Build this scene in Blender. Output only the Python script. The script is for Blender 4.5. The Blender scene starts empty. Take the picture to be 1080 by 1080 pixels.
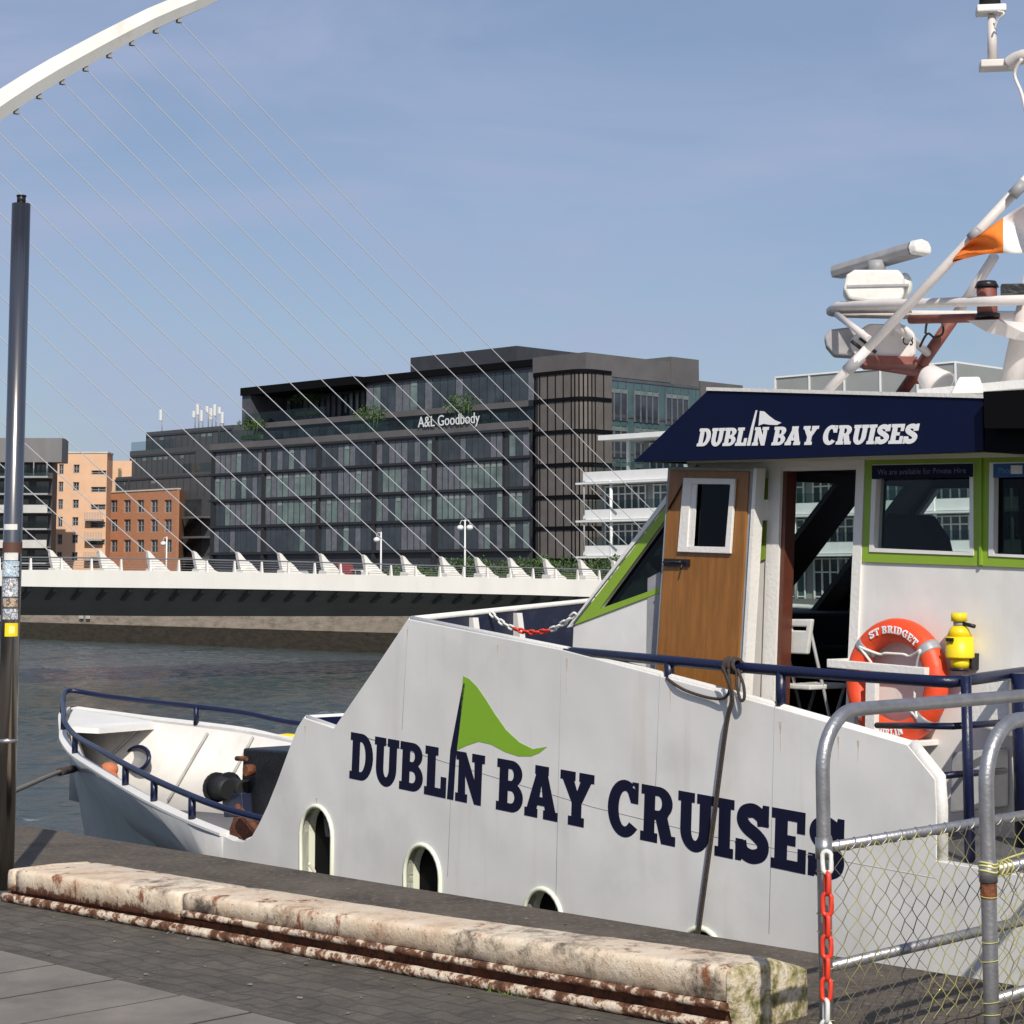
import bpy, math, random
from mathutils import Vector, Matrix
from mathutils.geometry import tessellate_polygon
from mathutils import noise as mn
random.seed(7)
R = math.radians
sc = bpy.context.scene
COL = sc.collection
# ------------------------------------------------------------------ camera, sky, sun, exposure
F, X0, Y0, HZ, EYE = 2100.0, 540.0, 393.0, 608.0, 1.70
PITCH = math.atan((HZ - Y0) / F)
cam = bpy.data.cameras.new('camera')
camo = bpy.data.objects.new('camera', cam); COL.objects.link(camo)
cam.sensor_fit = 'HORIZONTAL'; cam.sensor_width = 36
cam.lens = 36 * F / 1080
cam.shift_y = (Y0 - 540) / 1080
cam.clip_start = 0.1; cam.clip_end = 6000
camo.location = (0, 0, EYE)
camo.rotation_euler = (R(90) + PITCH, 0, 0)
sc.camera = camo

SUN_EL, SUN_AZ = R(40), (0.13, -1.0)      # horizontal direction towards the sun
w = bpy.data.worlds.new('World'); sc.world = w; w.use_nodes = True
nt = w.node_tree; N = nt.nodes; L = nt.links
N.clear()
out = N.new('ShaderNodeOutputWorld'); bg = N.new('ShaderNodeBackground')
sky = N.new('ShaderNodeTexSky'); sky.sky_type = 'NISHITA'; sky.sun_disc = False
sky.sun_elevation = SUN_EL
sky.sun_rotation = math.atan2(SUN_AZ[0], SUN_AZ[1])
sky.dust_density = 1.4; sky.air_density = 1.0; sky.ozone_density = 3.0
bg.inputs['Strength'].default_value = 0.085
tc = N.new('ShaderNodeTexCoord'); mp = N.new('ShaderNodeMapping')
mp.inputs['Scale'].default_value = (2.2, 1.2, 7.5); mp.inputs['Rotation'].default_value = (0.2, 0.5, 0.3)
nz = N.new('ShaderNodeTexNoise'); nz.inputs['Scale'].default_value = 1.9; nz.inputs['Detail'].default_value = 7; nz.inputs['Roughness'].default_value = .55; nz.inputs['Distortion'].default_value = .6
rp = N.new('ShaderNodeValToRGB'); rp.color_ramp.elements[0].position = .40; rp.color_ramp.elements[1].position = .72
rp.color_ramp.elements[0].color = (.30, .30, .30, 1); rp.color_ramp.elements[1].color = (.9, .9, .9, 1)
mx = N.new('ShaderNodeMixRGB'); mx.inputs[2].default_value = (4.1, 4.75, 6.75, 1)
L.new(tc.outputs['Generated'], mp.inputs[0]); L.new(mp.outputs[0], nz.inputs['Vector'])
L.new(nz.outputs[0], rp.inputs[0]); L.new(rp.outputs[0], mx.inputs[0]); L.new(sky.outputs[0], mx.inputs[1])
L.new(mx.outputs[0], bg.inputs['Color']); L.new(bg.outputs[0], out.inputs[0])
sl = bpy.data.lights.new('sun', 'SUN'); sl.energy = 3.9; sl.angle = R(0.5); sl.color = (1, .935, .83)
so = bpy.data.objects.new('sun', sl); COL.objects.link(so)
sd = Vector((SUN_AZ[0], SUN_AZ[1], 0)).normalized() * math.cos(SUN_EL) + Vector((0, 0, math.sin(SUN_EL)))
so.rotation_euler = sd.to_track_quat('Z', 'Y').to_euler(); so.location = (0, -30, 40)
sc.view_settings.view_transform = 'Standard'; sc.view_settings.look = 'None'
sc.view_settings.exposure = 0.16; sc.view_settings.gamma = 1
sc.render.resolution_x = 1024; sc.render.resolution_y = 1024

# ------------------------------------------------------------------ geometry frames
CAM = Vector((0, 0, EYE))
FW = Vector((0, math.cos(PITCH), math.sin(PITCH))); UPV = Vector((0, -math.sin(PITCH), math.cos(PITCH)))
def ray(px, py):
    return Vector((1, 0, 0)) * ((px - X0) / F) + UPV * ((Y0 - py) / F) + FW
def on_z(px, py, z):
    d = ray(px, py); k = (z - EYE) / d.z; return CAM + d * k
def on_y(px, py, y):
    d = ray(px, py); return CAM + d * (y / d.y)
def on_plane(px, py, p, n):
    d = ray(px, py); k = (p - CAM).dot(n) / d.dot(n); return CAM + d * k
# quay frame: x to the right along the quay, b across the river
QX = Vector((.713, -.701, 0)).normalized(); QB = Vector((.701, .713, 0)).normalized()
def Q(x, b, z): return QX * x + QB * b + Vector((0, 0, z))
def qz(px, py, z):
    p = on_z(px, py, z); return (p.dot(QX), p.dot(QB))
def PV(px, py, V):
    p = on_plane(px, py, QB * V, QB); return (p.dot(QX), p.z)
# ship frame: t towards the bow, u inboard from the near side, z up
YAW = R(38.5)
SA = Vector((-math.sin(YAW), math.cos(YAW), 0)); SI = Vector((math.cos(YAW), math.sin(YAW), 0))
S0 = Vector((1.68, 11.0, 0))
def SH(t, u, z): return S0 + SA * t + SI * u + Vector((0, 0, z))
def US(px, py, u0, k=0.0, z0=1.3):
    # pixel onto the (leaning) longitudinal plane u = u0 + k (z - z0); returns t, z
    n = SI - Vector((0, 0, k)); p = on_plane(px, py, SH(0, u0, z0), n)
    return ((p - S0).dot(SA), p.z)
def UP(px, py, u):
    return on_plane(px, py, SH(0, u, 0), SI)

# ------------------------------------------------------------------ mesh builder
class MB:
    def __init__(s): s.v = []; s.f = []; s.m = []; s.s = []; s.mi = 0
    def face(s, idx, sm=False): s.f.append(tuple(idx)); s.m.append(s.mi); s.s.append(sm)
    def add(s, pts): b = len(s.v); s.v += [Vector(p) for p in pts]; return b
    def quad(s, a, b, c, d): i = s.add([a, b, c, d]); s.face((i, i+1, i+2, i+3))
    def hexa(s, p):   # 8 points: bottom 4, top 4
        i = s.add(p)
        for q in ((3,2,1,0),(4,5,6,7),(0,1,5,4),(1,2,6,5),(2,3,7,6),(3,0,4,7)): s.face([i+k for k in q])
    def box(s, O, X, Y, Z):   # corner plus three edge vectors
        O = Vector(O); X = Vector(X); Y = Vector(Y); Z = Vector(Z)
        s.hexa([O, O+X, O+X+Y, O+Y, O+Z, O+X+Z, O+X+Y+Z, O+Y+Z])
    def cbox(s, c, X, Y, Z):
        c = Vector(c); X = Vector(X); Y = Vector(Y); Z = Vector(Z); s.box(c-(X+Y+Z)/2, X, Y, Z)
    def tube(s, pts, r, n=10, caps=True, closed=False):
        pts = [Vector(p) for p in pts]
        rs = r if isinstance(r, (list, tuple)) else [r]*len(pts)
        m = len(pts); up = None; rings = []
        for i, p in enumerate(pts):
            if closed: d = pts[(i+1) % m] - pts[i-1]
            else: d = pts[min(i+1, m-1)] - pts[max(i-1, 0)]
            if d.length < 1e-9: d = Vector((0, 0, 1))
            d.normalize()
            if up is None:
                up = Vector((0, 0, 1)) if abs(d.z) < .9 else Vector((1, 0, 0))
            a = up - d * up.dot(d)
            if a.length < 1e-6: a = Vector((1, 0, 0)) - d * d.x
            a.normalize(); b = d.cross(a); up = a
            rings.append(s.add([p + (a*math.cos(2*math.pi*k/n) + b*math.sin(2*math.pi*k/n))*rs[i] for k in range(n)]))
        for i in range(m if closed else m-1):
            A = rings[i]; B = rings[(i+1) % m]
            for k in range(n): s.face((A+k, A+(k+1) % n, B+(k+1) % n, B+k), True)
        if caps and not closed:
            s.face([rings[0]+k for k in range(n)][::-1]); s.face([rings[-1]+k for k in range(n)])
    def prism(s, loop, mapf, d0, d1, holes=()):
        # loop/holes: 2-D point lists; mapf(x,y,d) -> 3-D
        loops = [list(loop)] + [list(h) for h in holes]
        tr = tessellate_polygon([[Vector((p[0], p[1], 0)) for p in l] for l in loops])
        flat = [p for l in loops for p in l]
        a = s.add([mapf(p[0], p[1], d0) for p in flat]); b = s.add([mapf(p[0], p[1], d1) for p in flat])
        for t in tr:
            s.face((a+t[0], a+t[1], a+t[2])); s.face((b+t[2], b+t[1], b+t[0]))
        o = 0
        for l in loops:
            n = len(l)
            for i in range(n):
                j = (i+1) % n; s.face((a+o+i, a+o+j, b+o+j, b+o+i))
            o += n
    def sphere(s, c, r, nu=16, nv=10, sc3=(1,1,1), jit=0):
        c = Vector(c); rows = []
        for j in range(nv+1):
            th = math.pi*j/nv
            rows.append(s.add([c + Vector((math.sin(th)*math.cos(2*math.pi*i/nu)*r*sc3[0], math.sin(th)*math.sin(2*math.pi*i/nu)*r*sc3[1], math.cos(th)*r*sc3[2]))*(1+random.uniform(-jit,jit)) for i in range(nu)]))
        for j in range(nv):
            for i in range(nu): s.face((rows[j]+i, rows[j+1]+i, rows[j+1]+(i+1)%nu, rows[j]+(i+1)%nu), True)
    def build(s, name, mats, parent=None, bevel=0, label=None, fix=True):
        me = bpy.data.meshes.new(name)
        root = parent
        while root is not None and root.parent is not None: root = root.parent
        off = Vector(root.location) if root is not None else Vector((0, 0, 0))
        me.from_pydata([v - off for v in s.v], [], s.f)
        if not isinstance(mats, (list, tuple)): mats = [mats]
        for m in mats: me.materials.append(m)
        for i, p in enumerate(me.polygons):
            p.material_index = min(s.m[i], len(mats)-1); p.use_smooth = s.s[i]
        if fix:
            import bmesh
            bm = bmesh.new(); bm.from_mesh(me); bmesh.ops.recalc_face_normals(bm, faces=bm.faces); bm.to_mesh(me); bm.free()
        me.update()
        o = bpy.data.objects.new(name, me); COL.objects.link(o)
        if parent is not None: o.parent = parent
        if bevel:
            b = o.modifiers.new('bevel', 'BEVEL'); b.width = bevel; b.segments = 2; b.limit_method = 'ANGLE'; b.angle_limit = R(40)
        if label: o['label'] = label
        return o
def thing(name, label, cat, loc, group=None):
    o = bpy.data.objects.new(name, None); COL.objects.link(o); o.location = loc; o.empty_display_size = .2
    o['label'] = label; o['category'] = cat
    if group: o['group'] = group
    return o
def tag(o, label, cat, group=None):
    o['label'] = label; o['category'] = cat
    if group: o['group'] = group
    return o
def struct(o): o['kind'] = 'structure'; return o
def smooth(pts, n=6, closed=False):
    pts = [Vector(p) if len(p) == 3 else Vector((p[0], p[1], 0)) for p in pts]; o = []; m = len(pts)
    for i in range(m if closed else m-1):
        if closed: p0, p1, p2, p3 = pts[i-1], pts[i], pts[(i+1) % m], pts[(i+2) % m]
        else: p0, p1, p2, p3 = pts[max(i-1, 0)], pts[i], pts[i+1], pts[min(i+2, m-1)]
        for k in range(n):
            t = k/n
            o.append(.5*((2*p1) + (p2-p0)*t + (2*p0-5*p1+4*p2-p3)*t*t + (3*p1-p0-3*p2+p3)*t**3))
    if not closed: o.append(pts[-1])
    return o

# ------------------------------------------------------------------ materials
def mat(name, col, rough=.5, metal=0, var=.0, vscale=3, bump=0, bscale=40, bdist=.02, bdet=6, streak=None, spec=.5, col2=None, mixpos=(.45, .6), mscale=None, stretch=None, coat=0):
    m = bpy.data.materials.new(name); m.use_nodes = True; t = m.node_tree; n = t.nodes; l = t.links
    p = n['Principled BSDF']; p.inputs['Base Color'].default_value = (*col, 1); p.inputs['Roughness'].default_value = rough
    p.inputs['Metallic'].default_value = metal; p.inputs['Specular IOR Level'].default_value = spec
    if coat: p.inputs['Coat Weight'].default_value = coat
    tcn = n.new('ShaderNodeTexCoord'); mpn = n.new('ShaderNodeMapping'); l.new(tcn.outputs['Object'], mpn.inputs[0])
    if stretch: mpn.inputs['Scale'].default_value = stretch
    src = None
    if var or col2:
        a = n.new('ShaderNodeTexNoise'); a.inputs['Scale'].default_value = vscale; a.inputs['Detail'].default_value = 8; a.inputs['Roughness'].default_value = .6
        l.new(mpn.outputs[0], a.inputs['Vector'])
        mr = n.new('ShaderNodeMapRange'); mr.inputs[1].default_value = .3; mr.inputs[2].default_value = .7
        mr.inputs[3].default_value = 1-var; mr.inputs[4].default_value = 1+var; l.new(a.outputs[0], mr.inputs[0])
        mm = n.new('ShaderNodeMixRGB'); mm.blend_type = 'MULTIPLY'; mm.inputs[0].default_value = 1; mm.inputs[1].default_value = (*col, 1)
        l.new(mr.outputs[0], mm.inputs[2]); src = mm.outputs[0]
        if col2:
            b = n.new('ShaderNodeTexNoise'); b.inputs['Scale'].default_value = mscale or vscale*2; b.inputs['Detail'].default_value = 10; b.inputs['Roughness'].default_value = .65
            l.new(mpn.outputs[0], b.inputs['Vector'])
            cr = n.new('ShaderNodeValToRGB'); cr.color_ramp.elements[0].position = mixpos[0]; cr.color_ramp.elements[1].position = mixpos[1]
            l.new(b.outputs[0], cr.inputs[0]); m2 = n.new('ShaderNodeMixRGB'); l.new(cr.outputs[0], m2.inputs[0]); l.new(src, m2.inputs[1]); m2.inputs[2].default_value = (*col2, 1)
            src = m2.outputs[0]
        if streak:
            ms = n.new('ShaderNodeMapping'); ms.inputs['Scale'].default_value = (7, 7, .55); l.new(tcn.outputs['Object'], ms.inputs[0])
            s2 = n.new('ShaderNodeTexNoise'); s2.inputs['Scale'].default_value = 1.0; s2.inputs['Detail'].default_value = 10; s2.inputs['Roughness'].default_value = .6; l.new(ms.outputs[0], s2.inputs['Vector'])
            c2 = n.new('ShaderNodeValToRGB'); c2.color_ramp.elements[0].position = .56; c2.color_ramp.elements[1].position = .78; c2.color_ramp.elements[1].color = (.55, .55, .55, 1); l.new(s2.outputs[0], c2.inputs[0])
            m3 = n.new('ShaderNodeMixRGB'); l.new(c2.outputs[0], m3.inputs[0]); l.new(src, m3.inputs[1]); m3.inputs[2].default_value = (*streak, 1); src = m3.outputs[0]
        l.new(src, p.inputs['Base Color'])
    if bump:
        c = n.new('ShaderNodeTexNoise'); c.inputs['Scale'].default_value = bscale; c.inputs['Detail'].default_value = bdet
        l.new(mpn.outputs[0], c.inputs['Vector']); bn = n.new('ShaderNodeBump'); bn.inputs['Strength'].default_value = bump; bn.inputs['Distance'].default_value = bdist
        l.new(c.outputs[0], bn.inputs['Height']); l.new(bn.outputs[0], p.inputs['Normal'])
    m['src'] = 0
    return m
def glass(name, tint, trans=.7, rough=.02):
    m = bpy.data.materials.new(name); m.use_nodes = True; t = m.node_tree; n = t.nodes; l = t.links
    n.clear(); o = n.new('ShaderNodeOutputMaterial'); tr = n.new('ShaderNodeBsdfTransparent'); tr.inputs[0].default_value = (*tint, 1)
    g = n.new('ShaderNodeBsdfGlossy'); g.inputs['Roughness'].default_value = rough; g.inputs[0].default_value = (.9, .95, 1, 1)
    fr = n.new('ShaderNodeLayerWeight'); fr.inputs[0].default_value = .5
    pw = n.new('ShaderNodeMath'); pw.operation = 'POWER'; pw.inputs[1].default_value = 3; l.new(fr.outputs['Facing'], pw.inputs[0])
    ma = n.new('ShaderNodeMath'); ma.operation = 'MULTIPLY_ADD'; ma.inputs[1].default_value = .3; ma.inputs[2].default_value = .012; l.new(pw.outputs[0], ma.inputs[0])
    m1 = n.new('ShaderNodeMixShader'); l.new(ma.outputs[0], m1.inputs[0]); l.new(tr.outputs[0], m1.inputs[1]); l.new(g.outputs[0], m1.inputs[2])
    l.new(m1.outputs[0], o.inputs[0]); return m

M = {}
M['asphalt'] = mat('quay_asphalt', (.092, .074, .057), .92, var=.4, vscale=2.2, bump=.9, bscale=60, col2=(.155, .13, .10), mixpos=(.52, .64), mscale=24)
M['edge'] = mat('granite_edge', (.20, .18, .155), .85, var=.25, vscale=3, bump=.4, bscale=50)
M['wall_near'] = mat('quay_stone', (.16, .15, .13), .85, var=.3, vscale=1.5, bump=.5, bscale=10)
M['slab'] = mat('paving_slab', (.195, .172, .148), .8, var=.2, vscale=3.0, bump=.25, bscale=90, col2=(.11, .10, .088), mixpos=(.45, .75), mscale=1.8)
M['joint'] = mat('paving_joint', (.03, .027, .023), .95)
M['land'] = mat('far_ground', (.12, .12, .11), .9, var=.2, vscale=.2)
M['white'] = mat('ship_white', (.74, .73, .705), .42, var=.06, vscale=2.5, bump=.35, bscale=3, bdist=.03, bdet=2, streak=(.64, .60, .54))
M['hullw'] = mat('hull_white', (.745, .735, .71), .30, var=.07, vscale=.9, bump=.5, bscale=1.5, bdist=.05, bdet=1.2, streak=(.60, .565, .51), col2=(.62, .61, .585), mixpos=(.5, .8), mscale=1.3, spec=.6)
M['bowhull'] = mat('bow_hull_shaded', (.46, .455, .45), .3, var=.15, vscale=1.5, bump=.5, bscale=1.8, bdist=.05, bdet=1.5, streak=(.22, .21, .20))  # hull white greyed to carry the flare's shade; the streaks are stains
M['rim'] = mat('rim_white', (.75, .735, .70), .5, var=.05, bump=.2, bscale=40)
M['rimy'] = mat('rim_cream', (.80, .82, .66), .5, var=.05)
M['innerw'] = mat('bulwark_inside', (.72, .69, .645), .6, var=.08, vscale=3, streak=(.55, .48, .40))
M['navy'] = mat('navy_paint', (.006, .010, .042), .35, var=.15, vscale=6, bump=.15, bscale=60)
M['navysign'] = mat('navy_sign', (.0035, .0075, .034), .55, var=.06, spec=.15)
M['navydeck'] = mat('navy_deck', (.018, .023, .05), .35, var=.3, vscale=5, col2=(.05, .05, .065), mixpos=(.55, .8))
M['ink'] = mat('lettering_navy', (.006, .007, .026), .55, var=.1, spec=.25)
M['signw'] = mat('lettering_white', (.85, .85, .86), .5)
M['green'] = mat('lime_green', (.235, .38, .03), .45, var=.06, vscale=4)
M['greensat'] = mat('flag_green', (.23, .44, .025), .45, var=.04)
M['brown'] = mat('varnished_door', (.26, .105, .018), .35, var=.22, vscale=4, stretch=(6, 6, .6), bump=.1, bscale=20)
M['doorred'] = mat('jamb_brown', (.10, .028, .014), .45, var=.2, vscale=10)
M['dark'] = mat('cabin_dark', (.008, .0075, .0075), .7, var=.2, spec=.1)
M['cabinshade'] = mat('cabin_shade_lining', (.025, .018, .014), .55)  # lining added to blacken the cabin; its darkness is put into the colour
M['rubber'] = mat('black_rubber', (.012, .012, .013), .6)
M['black'] = mat('black_paint', (.010, .010, .012), .4, var=.3, vscale=8, bump=.3, bscale=30)
M['rust'] = mat('rusty_iron', (.20, .065, .025), .85, var=.5, vscale=12, bump=.6, bscale=50, col2=(.07, .03, .02), mixpos=(.45, .6))
M['galv'] = mat('galvanised_tube', (.36, .36, .37), .38, metal=.75, var=.18, vscale=14, bump=.12, bscale=80, col2=(.26, .23, .2), mixpos=(.6, .8))
M['steel'] = mat('polished_steel', (.27, .255, .24), .2, metal=1, var=.12, vscale=5, stretch=(1, 1, .2))
M['orange'] = mat('buoy_orange', (.80, .075, .02), .5, var=.1, vscale=6, bump=.15, bscale=30)
M['reflect'] = mat('reflective_tape', (.36, .37, .39), .4, metal=.2, var=.1)
M['cord'] = mat('white_cord', (.78, .76, .70), .8)
M['yellow'] = mat('yellow_plastic', (.85, .62, .01), .4, var=.08)
M['redpl'] = mat('red_plastic', (.72, .05, .02), .45, var=.1, vscale=20)
M['whitepl'] = mat('white_plastic', (.68, .68, .64), .45, var=.08, vscale=20)
M['flagor'] = mat('flag_orange', (.85, .20, .02), .8, var=.12, vscale=8, bump=.2, bscale=25)
M['flagw'] = mat('flag_white', (.80, .76, .74), .8, var=.06, vscale=8)
M['mastp'] = mat('mast_paint', (.66, .61, .575), .45, var=.12, vscale=5, col2=(.42, .30, .26), mixpos=(.6, .85))
M['mastr'] = mat('mast_red_brown', (.20, .06, .045), .55, var=.3, vscale=9)
M['grey'] = mat('equipment_grey', (.30, .30, .31), .5, var=.15, vscale=8)
M['rope'] = mat('dark_rope', (.055, .04, .035), .9, var=.4, vscale=60, bump=.5, bscale=150)
M['ropel'] = mat('pale_rope', (.20, .18, .15), .9, var=.3, vscale=60, bump=.5, bscale=150)
M['bridge'] = mat('bridge_white', (.74, .72, .67), .5, var=.06, vscale=.6, col2=(.62, .56, .48), mixpos=(.58, .8), mscale=.8, stretch=(1, 1, .3))
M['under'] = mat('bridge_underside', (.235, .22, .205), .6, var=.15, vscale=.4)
M['cable'] = mat('steel_cable', (.54, .55, .58), .5)
M['glass_ship'] = glass('ship_glass', (.80, .86, .84), .75)
M['glass_tint'] = glass('tinted_glass', (.10, .13, .12), .6)
M['glass_rail'] = glass('balustrade_glass', (.72, .78, .77), .7)

# special materials -------------------------------------------------
def ramp_mat(name, cols, pos, scale, rough=.8, bump=.5, bscale=30, stretch=None, detail=12):
    m = bpy.data.materials.new(name); m.use_nodes = True; n = m.node_tree.nodes; l = m.node_tree.links; p = n['Principled BSDF']
    p.inputs['Roughness'].default_value = rough
    t = n.new('ShaderNodeTexCoord'); mpn = n.new('ShaderNodeMapping'); l.new(t.outputs['Object'], mpn.inputs[0])
    if stretch: mpn.inputs['Scale'].default_value = stretch
    a = n.new('ShaderNodeTexNoise'); a.inputs['Scale'].default_value = scale; a.inputs['Detail'].default_value = detail; a.inputs['Roughness'].default_value = .7
    l.new(mpn.outputs[0], a.inputs['Vector']); cr = n.new('ShaderNodeValToRGB'); e = cr.color_ramp.elements
    while len(e) < len(cols): e.new(.5)
    for i, (c, q) in enumerate(zip(cols, pos)): e[i].position = q; e[i].color = (*c, 1)
    l.new(a.outputs[0], cr.inputs[0]); l.new(cr.outputs[0], p.inputs['Base Color'])
    c = n.new('ShaderNodeTexNoise'); c.inputs['Scale'].default_value = bscale; c.inputs['Detail'].default_value = 8; l.new(mpn.outputs[0], c.inputs['Vector'])
    bn = n.new('ShaderNodeBump'); bn.inputs['Strength'].default_value = bump; bn.inputs['Distance'].default_value = .02; l.new(c.outputs[0], bn.inputs['Height']); l.new(bn.outputs[0], p.inputs['Normal'])
    return m
M['kerb'] = ramp_mat('weathered_kerb_paint', [(.16,.12,.085), (.34,.22,.14), (.55,.42,.32), (.64,.52,.42), (.60,.54,.47), (.42,.25,.15)], [.22, .34, .42, .5, .62, .74], 5.5, .8, .5, 26)
def kerb_mat():
    m = bpy.data.materials.new('weathered_kerb_paint'); m.use_nodes = True; n = m.node_tree.nodes; l = m.node_tree.links; p = n['Principled BSDF']; p.inputs['Roughness'].default_value = .82
    t = n.new('ShaderNodeTexCoord'); sp_ = n.new('ShaderNodeSeparateXYZ'); l.new(t.outputs['Object'], sp_.inputs[0])
    def nz_(sc_, det, rg=.65, st=None):
        a = n.new('ShaderNodeTexNoise'); a.inputs['Scale'].default_value = sc_; a.inputs['Detail'].default_value = det; a.inputs['Roughness'].default_value = rg
        if st:
            mpn = n.new('ShaderNodeMapping'); mpn.inputs['Scale'].default_value = st; l.new(t.outputs['Object'], mpn.inputs[0]); l.new(mpn.outputs[0], a.inputs['Vector'])
        else: l.new(t.outputs['Object'], a.inputs['Vector'])
        return a
    def ramp(src, pts):
        r = n.new('ShaderNodeValToRGB'); e = r.color_ramp.elements
        while len(e) < len(pts): e.new(.5)
        for i, (q, c) in enumerate(pts): e[i].position = q; e[i].color = (*c, 1)
        l.new(src, r.inputs[0]); return r
    def mix(fac, a, b, bt='MIX'):
        q = n.new('ShaderNodeMixRGB'); q.blend_type = bt
        l.new(fac, q.inputs[0]) if hasattr(fac, 'links') else setattr(q.inputs[0], 'default_value', fac)
        l.new(a, q.inputs[1]); l.new(b, q.inputs[2]) if hasattr(b, 'links') else setattr(q.inputs[2], 'default_value', (*b, 1)); return q.outputs[0]
    base = ramp(nz_(3, 10).outputs[0], [(.3, (.40,.27,.17)), (.45, (.66,.52,.38)), (.6, (.74,.64,.50)), (.75, (.58,.43,.29))]).outputs[0]
    W = (0,0,0); B1 = (1,1,1)
    dark = ramp(nz_(2.2, 12, .75).outputs[0], [(.54, W), (.64, B1)]).outputs[0]
    c = mix(dark, base, (.13, .105, .08))
    rst = ramp(nz_(6, 10, .75, (1, 1, .5)).outputs[0], [(.565, W), (.63, B1)]).outputs[0]
    c = mix(rst, c, (.24, .085, .035))
    specks = ramp(nz_(45, 3).outputs[0], [(.66, W), (.70, B1)]).outputs[0]
    c = mix(specks, c, (.10, .06, .04))
    # rust creeping up from the foot of the face
    mr = n.new('ShaderNodeMapRange'); mr.inputs[1].default_value = .06; mr.inputs[2].default_value = .15; mr.inputs[3].default_value = .22; mr.inputs[4].default_value = -.12; l.new(sp_.outputs['Z'], mr.inputs[0])
    ad = n.new('ShaderNodeMath'); ad.operation = 'ADD'; l.new(mr.outputs[0], ad.inputs[0]); l.new(nz_(9, 10, .8).outputs[0], ad.inputs[1])
    c = mix(ramp(ad.outputs[0], [(.60, W), (.66, B1)]).outputs[0], c, (.17, .06, .028))
    l.new(c, p.inputs['Base Color'])
    bn = n.new('ShaderNodeBump'); bn.inputs['Strength'].default_value = .7; bn.inputs['Distance'].default_value = .012; l.new(nz_(38, 9, .7).outputs[0], bn.inputs['Height']); l.new(bn.outputs[0], p.inputs['Normal'])
    return m
M['kerb'] = kerb_mat()
M['kerbend'] = ramp_mat('mossy_kerb_end', [(.05,.05,.025), (.22,.20,.08), (.45,.38,.24), (.62,.56,.46), (.25,.24,.10)], [.3, .42, .5, .58, .7], 14, .9, .8, 30)
M['rustpaint'] = ramp_mat('rusty_painted_rail', [(.03,.015,.01), (.105,.042,.02), (.20,.095,.05), (.56,.46,.36), (.66,.58,.47)], [.3, .44, .50, .535, .7], 14, .8, .6, 40)
M['farwall'] = ramp_mat('far_quay_stone', [(.16,.135,.105), (.30,.25,.195), (.40,.34,.27)], [.3, .5, .7], .8, .9, .6, 3, stretch=(1, 1, 3))
M['tide'] = ramp_mat('tidal_weed', [(.012,.010,.006), (.035,.026,.017), (.05,.045,.025)], [.3, .5, .7], 1.2, .9, .6, 3, stretch=(1,1,3))
M['leaf'] = ramp_mat('leaf_green', [(.02,.05,.012), (.05,.10,.02), (.10,.15,.03)], [.3, .5, .7], .8, .7, 0, 3)
M['moss'] = mat('grass_tuft', (.09, .16, .03), .8, var=.3, vscale=30)

def brickish(name, base, joint, s, bw=.5, rh=.25, off=.5, bump=.6, mortar=.02, ang=0.0, var=.3):
    m = bpy.data.materials.new(name); m.use_nodes = True; n = m.node_tree.nodes; l = m.node_tree.links; p = n['Principled BSDF']; p.inputs['Roughness'].default_value = .85
    t = n.new('ShaderNodeTexCoord'); mpn = n.new('ShaderNodeMapping'); mpn.inputs['Rotation'].default_value = (0, 0, ang); l.new(t.outputs['Object'], mpn.inputs[0])
    b = n.new('ShaderNodeTexBrick'); b.inputs['Scale'].default_value = s; b.inputs['Brick Width'].default_value = bw; b.inputs['Row Height'].default_value = rh
    b.inputs['Mortar Size'].default_value = mortar; b.inputs['Mortar Smooth'].default_value = .6; b.offset = off; b.inputs['Bias'].default_value = 0
    b.inputs['Color1'].default_value = (*[c*(1-var) for c in base], 1); b.inputs['Color2'].default_value = (*[c*(1+var) for c in base], 1); b.inputs['Mortar'].default_value = (*joint, 1)
    dn = n.new('ShaderNodeTexNoise'); dn.inputs['Scale'].default_value = 3.5; dn.inputs['Detail'].default_value = 3
    va = n.new('ShaderNodeMixRGB'); va.blend_type = 'ADD'; va.inputs[0].default_value = .16
    l.new(t.outputs['Object'], dn.inputs['Vector']); l.new(mpn.outputs[0], va.inputs[1]); l.new(dn.outputs['Color'], va.inputs[2]); l.new(va.outputs[0], b.inputs['Vector'])
    n2 = n.new('ShaderNodeTexNoise'); n2.inputs['Scale'].default_value = 4.5; n2.inputs['Detail'].default_value = 12; n2.inputs['Roughness'].default_value = .75
    l.new(t.outputs['Object'], n2.inputs['Vector']); mr = n.new('ShaderNodeMapRange'); mr.inputs[1].default_value=.3; mr.inputs[2].default_value=.7; mr.inputs[3].default_value=.55; mr.inputs[4].default_value=1.6; l.new(n2.outputs[0], mr.inputs[0])
    mm = n.new('ShaderNodeMixRGB'); mm.blend_type='MULTIPLY'; mm.inputs[0].default_value=1; l.new(b.outputs[0], mm.inputs[1]); l.new(mr.outputs[0], mm.inputs[2]); l.new(mm.outputs[0], p.inputs['Base Color'])
    ff = n.new('ShaderNodeTexNoise'); ff.inputs['Scale'].default_value = 60; ff.inputs['Detail'].default_value = 5; l.new(t.outputs['Object'], ff.inputs['Vector'])
    ad = n.new('ShaderNodeMath'); ad.operation='MULTIPLY_ADD'; l.new(b.outputs['Fac'], ad.inputs[0]); ad.inputs[1].default_value=-1.2; l.new(ff.outputs[0], ad.inputs[2])
    bn = n.new('ShaderNodeBump'); bn.inputs['Strength'].default_value = bump; bn.inputs['Distance'].default_value = .02; l.new(ad.outputs[0], bn.inputs['Height']); l.new(bn.outputs[0], p.inputs['Normal'])
    return m
QANG = math.atan2(.701, .713)
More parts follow.
